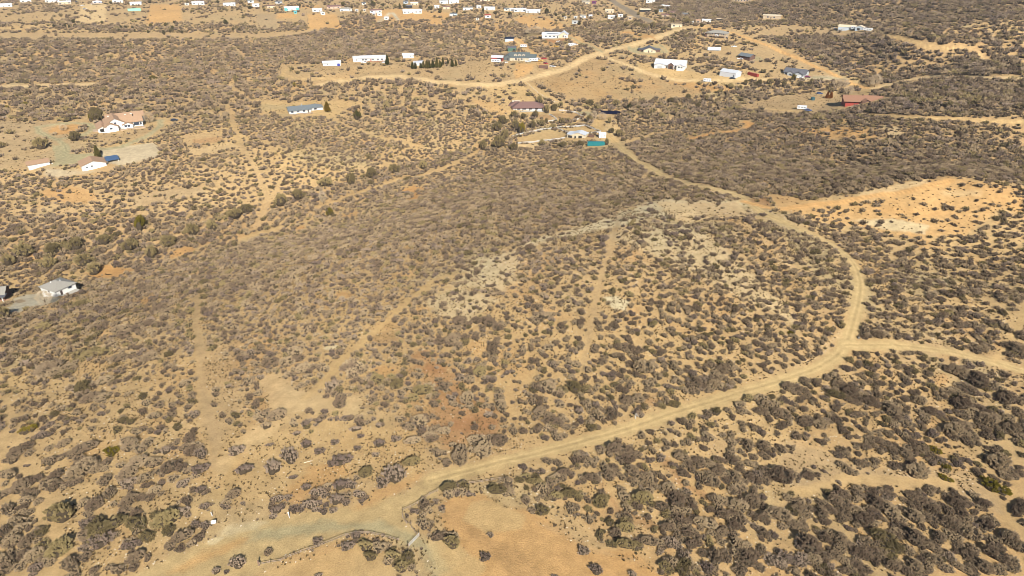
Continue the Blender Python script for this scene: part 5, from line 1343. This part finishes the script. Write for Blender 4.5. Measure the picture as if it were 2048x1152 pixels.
# ================================================================== signs and markers close to the viewer
o = thing('sign_board', 'square white sign board lying tilted beside the sandy road, lower left', 'sign', at(428, 1050), .3)
a = MB(); a.slab([(-.55, -.1, .55), (.55, -.1, .55), (.55, .5, 1.0), (-.55, .5, 1.0)], .06); a.build('board', WHT, o)
a = MB(); a.bar((-.4, .1, -.1), (-.4, .3, .78), .09); a.bar((.4, .1, -.1), (.4, .3, .78), .09); a.build('support', WOOD, o)
def post(px, py, h_, label, m=WHT, w=.16, cap=None, cat='marker post', tilt=0):
    p = at(px, py); H = h_ * mpp(p) / .78
    o = thing('marker_post', label, cat, p, 0); a = MB(); a.bar((0, 0, -.2), (tilt, 0, H), w); a.build('shaft', m, o)
    if cap: cap(o, H)
    return o
def capbox(w, h_, m=WHT):
    def f(o, H):
        a = MB(); a.box(0, -.08, H - h_, w, .06, h_); a.build('plate', m, o)
    return f
post(425, 1032, 8, 'short white marker post just behind the square white sign', tilt=-.15)
post(579, 1036, 13, 'white marker post with small plate above the green-grey gravel', cap=capbox(.34, .5), w=.14)
post(1271, 837, 10, 'white post with slanted brace halfway along the main dirt road', cap=lambda o, H: MB_brace(o, H)) if False else None
p = at(1271, 837); o = thing('marker_post', 'white post with slanted brace halfway along the main dirt road', 'marker post', p)
H = 10 * mpp(p) / .78
a = MB(); a.bar((0, 0, -.2), (0, 0, H), .16); a.build('shaft', WHT, o); a = MB(); a.bar((0, -.1, H), (.7, -.2, H * .45), .14); a.build('brace', WHT, o)
post(1717, 678, 4, 'small white marker in front of the bush at the road fork', w=.22)
post(381, 556, 5, 'pale square marker in the grey slope right of the white garage', cap=capbox(.9, .8, CREAM), w=.14)
post(17, 640, 3, 'tiny white stake below the porch house at left', w=.16)
post(518, 1131, 11, 'dark end post of the rail fence at the bottom', m=POLE, w=.26)
a = MB(); q0 = at(608, 926); q1 = at(625, 922); a.tube(q0 + np.array([0, 0, .12]), q1 + np.array([0, 0, .12]), .12, .08, 8)
tag(a.build('fallen_log', mat('bleached_wood', (.6, .5, .35), .8)), 'bleached fallen pole lying on orange soil above the rail fence', 'log')
# ================================================================== fences
def polyline(pts, step):
    w = [at(x, y) for x, y in pts]; out = [w[0]]
    for a_, b_ in zip(w[:-1], w[1:]):
        n = max(1, int(round(np.linalg.norm(b_ - a_)[()] / step)))
        for i in range(1, n + 1):
            q = a_ + (b_ - a_) * i / n; q[2] = float(hgt(q[0], q[1])); out.append(q)
    return out
def fence(pts, label, step, hgt_, m, rails, r=.1, rw=.06, wob=0, cat='fence', name='fence', solid=False):
    P = polyline(pts, step); c = P[0]; g = random.Random(len(P))
    o = thing(name, label, cat, c)
    if len(P) > 100: P = P[::len(P) // 100 + 1]
    L = [p - c + np.array([g.uniform(-wob, wob), g.uniform(-wob, wob), 0]) for p in P]
    for p in L:
        a = MB(); a.bar((p[0], p[1], p[2] - .2), (p[0] + g.uniform(-wob, wob) * .3, p[1], p[2] + hgt_ * g.uniform(1, 1.08)), r); a.build('post', m, o)
    for z in rails:
        a = MB()
        for p, q in zip(L[:-1], L[1:]):
            a.bar((p[0], p[1], p[2] + z + g.uniform(-wob, wob) * .3), (q[0], q[1], q[2] + z + g.uniform(-wob, wob) * .3), rw, rw * (1 if not solid else 2.4))
        a.build('rail', m, o)
    return o
WR = dict(m=WHT, rails=(.45, .85, 1.2), r=.22, rw=.16, hgt_=1.4, step=3.4)
fence([(1025,274),(1065,265),(1103,258),(1130,255),(1169,252)], 'long white rail fence along the top of the riding arena', **WR)
fence([(1169,252),(1185,258),(1201,264)], 'short white rail fence at the right end of the riding arena', **WR)
fence([(1201,265),(1169,269)], 'short white rail fence behind the utility shed', **WR)
fence([(1036,288),(1076,284),(1105,281),(1130,277)], 'white rail fence along the lower edge of the riding arena', **WR)
fence([(1114,257),(1137,267)], 'white rail fence dividing the riding arena in two', **WR)
fence([(1119,222),(1151,226),(1165,234)], 'white rail fence at the top of the small upper paddock', **WR)
fence([(1162,238),(1132,242)], 'white rail fence at the lower right of the small paddock', **WR)
fence([(1098,230),(1114,240)], 'white rail fence on the left of the small paddock', **WR)
fence([(1078,246),(1096,244),(1114,242)], 'white rail fence below the red-soil garden', **WR)
fence([(1025,204),(1040,204)], 'short white rail fence behind the brown-roofed ranch', **WR)
fence([(1052,166),(1075,186),(1100,203),(1118,206)], 'line of pale posts down the tan pasture', 5, 1.3, WHT, (.6, 1.1), .14, .05)
fence([(1040,85),(1060,98),(1085,118),(1108,138)], 'dark wire fence beside the diagonal driveway', 6, 1.3, POLE, (.6, 1.2), .16, .06)
fence([(1160,82),(1180,92),(1200,104)], 'pale wire fence beside the track to the solar house', 6, 1.3, WOOD, (.6, 1.2), .16, .06)
fence([(1690,228),(1650,222),(1634,224),(1645,216),(1652,211)], 'broken line of dark fence posts on the bare flat', 5, 1.0, POLE, (.7,), .16, .05)
fence([(300,8),(297,24)], 'dark fence at the left side of the golden lot', 5, 1.5, POLE, (.7, 1.2), .2, .1)
fence([(612,20),(615,40),(617,58)], 'dark fence at the left side of the large golden lot', 5, 1.5, POLE, (.7, 1.2), .2, .1)
fence([(736,124),(755,124),(770,123)], 'red garden rails in front of the long ranch house', 3, 1.6, REDW, (.6, 1.2), .2, .16)
RF = dict(step=2.3, hgt_=.85, m=WOOD, rails=(.3, .65), r=.12, rw=.08, wob=.22)
RF.update(r=.1, rw=.06)
fence([(519,1129),(560,1121),(600,1107),(640,1092),(690,1073),(712,1066),(735,1067),(765,1072),(797,1083)], 'crooked split-rail fence along the bottom, left of the white gate', **RF)
fence([(875,983),(858,990),(836,1008),(820,1016),(808,1021),(807,1036),(812,1046),(820,1050),(822,1056),(836,1069)], 'crooked split-rail fence bending up from the white gate', **RF)
fence([(940,967),(965,964),(985,961),(1006,959)], 'bleached split-rail fence between two bushes right of the road', **RF)
# gate
g0, g1 = at(818, 1094), at(838, 1073)
d = g1 - g0; L = float(np.linalg.norm(d[:2])); rz = math.atan2(d[1], d[0])
o = thing('pasture_gate', 'white barred pasture gate standing open to the fenced yard at the bottom', 'gate', g0, rz)
for i in range(4):
    a = MB(); a.bar((0, 0, .22 + i * .27), (L, 0, .22 + i * .27 + d[2] * .9), .035); a.build('rail', STEEL if i % 2 else WHT, o)
for x in (0, L * .5, L):
    a = MB(); z = d[2] * x / L; a.bar((x, 0, z + .2), (x, 0, z + 1.1), .05); a.build('stile', WHT, o)
for x in (-.14, L + .14):
    a = MB(); z = d[2] * x / L; a.bar((x, 0, z - .3), (x, 0, z + 1.25), .16); a.build('gate_post', WOOD, o)
# ------------------------------------------------------------------ brush into the scene
CL = np.array(CLEAR)
X = np.array([s[0] for s in shr]); Y = np.array([s[1] for s in shr]); RAD = np.array([max(s[3], s[4]) for s in shr])
keep = np.ones(len(shr), bool)
for cx, cy, r in CL:
    d = np.hypot(X - cx, Y - cy); keep &= ~((d < r + RAD * .55) & (np.arange(len(shr)) >= shr_hand))
# front of every building seen from the camera stays open too
idx = np.nonzero(keep)[0]
inframe = [i for i in idx if 8 < shr[i][9] < 2040 and 60 < shr[i][10] < 1146 and i < near_end]
top = sorted(inframe, key=lambda i: -shr[i][8])[:298]
topset = set(top)
LM = [('the white pasture gate', 828, 1080), ('the square white sign', 428, 1044), ('the upright white marker post', 579, 1030), ('the braced white roadside post', 1271, 832), ('the road fork', 1700, 690),
 ('the lone yellow-green bush', 1984, 969), ('the yellow-green ring bush', 1886, 945), ('the bottom right corner', 2040, 1145), ('the bottom left corner', 8, 1145), ('the yellow bush at left', 222, 900),
 ('the bleached fence section', 975, 962), ('the orange clearing', 1000, 1080), ('the fallen pole', 617, 924), ('the sandy clearing', 600, 800), ('the brown soil patch', 900, 800), ('the left picture edge', 4, 760), ('the right picture edge', 2044, 800),
 ('the bottom edge right of centre', 1400, 1146), ('the middle of lower right slope', 1620, 960), ('the pale rock patch', 1230, 606), ('the green gravel track', 405, 760), ('the curve of the dirt road', 1720, 560), ('the spur road', 1900, 705), ('the red soil strip', 1410, 990)]
DIRS = ['to the right of', 'above', 'to the left of', 'below']
ORD = ['closest', 'second closest', 'third closest', 'fourth closest', 'fifth closest', 'sixth closest', 'seventh closest', 'eighth closest', 'ninth closest', 'tenth closest', 'eleventh closest', 'twelfth closest', 'thirteenth closest', 'fourteenth closest', 'fifteenth closest', 'sixteenth closest', 'seventeenth closest', 'eighteenth closest', 'nineteenth closest', 'twentieth closest'] + [f'{n}th closest' for n in range(21, 60)]
cells = {}
for i in top:
    x, y = shr[i][9], shr[i][10]
    j = min(range(len(LM)), key=lambda q: (LM[q][1] - x) ** 2 + (LM[q][2] - y) ** 2)
    a = math.degrees(math.atan2(-(y - LM[j][2]), x - LM[j][1])) % 360
    s_ = int(((a + 45) % 360) // 90)
    cells.setdefault((j, s_), []).append((math.hypot(x - LM[j][1], y - LM[j][2]), i))
SPEC = {}
KN = {'g': 'grey-brown bush', 'o': 'olive bush', 'p': 'purplish-grey bush', 'y': 'yellow-green bush'}
rb = np.random.default_rng(4)
for (j, s_), L in cells.items():
    L.sort()
    for r_, (_, i) in enumerate(L):
        s = shr[i]; pool = BIG[s[7]] if (s[3] > 2.3 and s[7] in BIG) else NEAR[s[7]]; me = pool[int(rb.integers(len(pool)))]
        o = bpy.data.objects.new('scrub_bush', me); COL.objects.link(o)
        o.location = (s[0], s[1], s[2] - .05); o.rotation_euler = (0, 0, s[6]); o.scale = (s[3], s[4], s[5])
        o['label'] = f"{KN[s[7]]}, {ORD[r_]} {DIRS[s_]} {LM[j][0]}"
        o['category'] = 'bush'; o['group'] = 'scrub bushes on the near hill'
# everything smaller: one mass of brush set out with instances
def proto_collection(nm, meshes):
    c = bpy.data.collections.new(nm)
    for i, me in enumerate(meshes):
        c.objects.link(bpy.data.objects.new(f'{nm}_{i:03d}', me))
    return c
def scatter(name, pts, rot, scl, idx_, coll, label=None):
    me = bpy.data.meshes.new(name); n = len(pts)
    me.vertices.add(n); me.vertices.foreach_set('co', np.asarray(pts, np.float32).ravel())
    for nm_, ty, dat in (('rot', 'FLOAT_VECTOR', rot), ('scl', 'FLOAT_VECTOR', scl), ('pick', 'INT', idx_)):
        a = me.attributes.new(nm_, ty, 'POINT')
        a.data.foreach_set('vector' if ty != 'INT' else 'value', np.asarray(dat, np.float32 if ty != 'INT' else np.int32).ravel())
    o = link(name, me, kind='stuff')
    ng = bpy.data.node_groups.new(name, 'GeometryNodeTree')
    ng.interface.new_socket('Geometry', in_out='INPUT', socket_type='NodeSocketGeometry'); ng.interface.new_socket('Geometry', in_out='OUTPUT', socket_type='NodeSocketGeometry')
    N = ng.nodes; gi = N.new('NodeGroupInput'); go = N.new('NodeGroupOutput'); ip = N.new('GeometryNodeInstanceOnPoints'); ci = N.new('GeometryNodeCollectionInfo')
    ci.inputs['Collection'].default_value = coll; ci.inputs['Separate Children'].default_value = True; ci.inputs['Reset Children'].default_value = True
    ip.inputs['Pick Instance'].default_value = True
    def na(nm_, ty):
        x = N.new('GeometryNodeInputNamedAttribute'); x.data_type = ty; x.inputs[0].default_value = nm_; return x.outputs[0]
    er = N.new('FunctionNodeEulerToRotation')
    l = ng.links.new
    l(gi.outputs[0], ip.inputs['Points']); l(ci.outputs[0], ip.inputs['Instance']); l(na('pick', 'INT'), ip.inputs['Instance Index'])
    l(na('rot', 'FLOAT_VECTOR'), er.inputs[0]); l(er.outputs[0], ip.inputs['Rotation']); l(na('scl', 'FLOAT_VECTOR'), ip.inputs['Scale']); l(ip.outputs[0], go.inputs[0])
    md = o.modifiers.new('instances', 'NODES'); md.node_group = ng
    return o
rest = [i for i in idx if i not in topset]
def lod_set(tag_, n, ln, wd, core, ns, nl, up=.4):
    L = []
    for kk in 'gop':
        for s_ in range(ns): L.append(shrub_mesh('brush_shape', 300 + s_ + ord(kk), MATS[KIND[kk]], n=n, ln=ln, wd=wd, lobes=nl + s_ % 3, core=core, up=up))
    return L
ICO1 = ico(1)
c_near = proto_collection('brush_near', NEAR['g'] + NEAR['o'] + NEAR['p'] + NEAR['y'])
ofs = {'g': (0, 6), 'o': (6, 6), 'p': (12, 3), 'y': (15, 3)}
c_mid = proto_collection('brush_mid', lod_set('mid', 1200, .10, .03, ICO1, 4, 26)); c_far = proto_collection('brush_far', lod_set('far', 320, .16, .055, ICO1, 4, 12))
A_ = {'near': [], 'mid': [], 'far': []}
for i in rest:
    s = shr[i]; D = math.hypot(s[0], s[1])
    A_['near' if D < 215 or s[7] == 'y' else ('mid' if D < 480 else 'far')].append(s)
for nm_, coll in (('near', c_near), ('mid', c_mid), ('far', c_far)):
    L = A_[nm_]; n = len(L); P = np.array([s[:3] for s in L]); P[:, 2] -= .05
    if nm_ == 'near': pk = [ofs[s[7]][0] + int(rb.integers(ofs[s[7]][1])) for s in L]
    else: pk = [{'g': 0, 'o': 4, 'p': 8, 'y': 4}[s[7]] + int(rb.integers(4)) for s in L]
    scatter({'near': 'chaparral_brush', 'mid': 'hillside_brush', 'far': 'distant_brush'}[nm_], P, [(0, 0, s[6]) for s in L], [s[3:6] for s in L], pk, coll)
    print('brush', nm_, n)
# dry grass tufts and stones on the open soil
def tuft_mesh(seed, n=14, m='tuft'):
    g = np.random.default_rng(seed)
    a = g.uniform(0, 6.28, n); t_ = g.uniform(.2, 1.0, n); d = np.c_[np.cos(a) * t_, np.sin(a) * t_, g.uniform(.5, 1.0, n)]
    s_ = np.c_[-np.sin(a), np.cos(a), np.zeros(n)] * .22; b = np.c_[np.cos(a), np.sin(a), np.zeros(n)] * .2
    Q = np.stack([b - s_, b + s_, d], 1).reshape(-1, 3)
    return mesh_np('tuft_shape', Q, np.arange(n * 3).reshape(-1, 3), [MATS[m]])
def rock_mesh(seed):
    g = np.random.default_rng(seed); V, Fc = ICO1
    return mesh_np('stone_shape', V * (1 + (g.random(len(V)) - .5) * .5)[:, None] * np.array([1, .8, .55]), Fc, [ROCK])
c_t = proto_collection('tufts', [tuft_mesh(s) for s in range(4)]); c_r = proto_collection('stones', [rock_mesh(s) for s in range(3)])
def open_points(r0, r1, n, seed, lo=.02, clump=True):
    g = np.random.default_rng(seed); hw = math.radians(42)
    D = np.sqrt(g.uniform(r0 ** 2, r1 ** 2, n)); a = g.uniform(-hw, hw, n); X = D * np.sin(a); Y = D * np.cos(a)
    Z = hgt(X, Y); c, cov, zone, px, py, dep = paint(X, Y, Z)
    q = fbm(X / 7, Y / 7, 500 + seed, 2)
    k = (cov > lo) & (zone == 0) & (px > -100) & (px < 2150)
    if clump: k &= q > g.uniform(.2, .75, n)
    return X[k], Y[k], Z[k], g
X, Y, Z, g = open_points(70, 300, 90000, 1); n = len(X); s_ = g.uniform(.16, .5, n) ** 1.0
scatter('grass_tufts', np.c_[X, Y, Z], np.c_[g.uniform(-.2, .2, n), g.uniform(-.2, .2, n), g.uniform(0, 6.28, n)], np.c_[s_, s_, s_ * g.uniform(.6, 1.2, n)], g.integers(0, 4, n), c_t)
X, Y, Z, g = open_points(300, 750, 50000, 2); n = len(X); s_ = g.uniform(.3, .8, n)
scatter('distant_grass_tufts', np.c_[X, Y, Z], np.c_[g.uniform(-.2, .2, n), g.uniform(-.2, .2, n), g.uniform(0, 6.28, n)], np.c_[s_, s_, s_ * .8], g.integers(0, 4, n), c_t)
X, Y, Z, g = open_points(75, 330, 60000, 3); n = len(X); s_ = .06 + .22 * g.random(n) ** 4
scatter('loose_stones', np.c_[X, Y, Z], np.c_[np.zeros((n, 2)), g.uniform(0, 6.28, n)], np.c_[s_, s_, s_], g.integers(0, 3, n), c_r)
# ------------------------------------------------------------------ thin air between the viewer and the far plain
a = MB(); zb = float(GZ.min()) - 1.0; zt = max(CAMH + 6, float(GZ.max()) + 2)
a.box(0, 0, zb, rr[-1] * 2 + 60, rr[-1] * 2 + 60, zt - zb)
hm = bpy.data.materials.new('haze'); hm.use_nodes = True; ht = hm.node_tree
ht.nodes.remove(ht.nodes['Principled BSDF'])
hv = ht.nodes.new('ShaderNodeVolumePrincipled'); hv.inputs['Density'].default_value = 0.00007; hv.inputs['Color'].default_value = (.80, .86, .95, 1); hv.inputs['Anisotropy'].default_value = 0.3
ht.links.new(hv.outputs[0], ht.nodes['Material Output'].inputs['Volume'])
a.build('haze', hm)['kind'] = 'stuff'
print('ground', zb, zt)
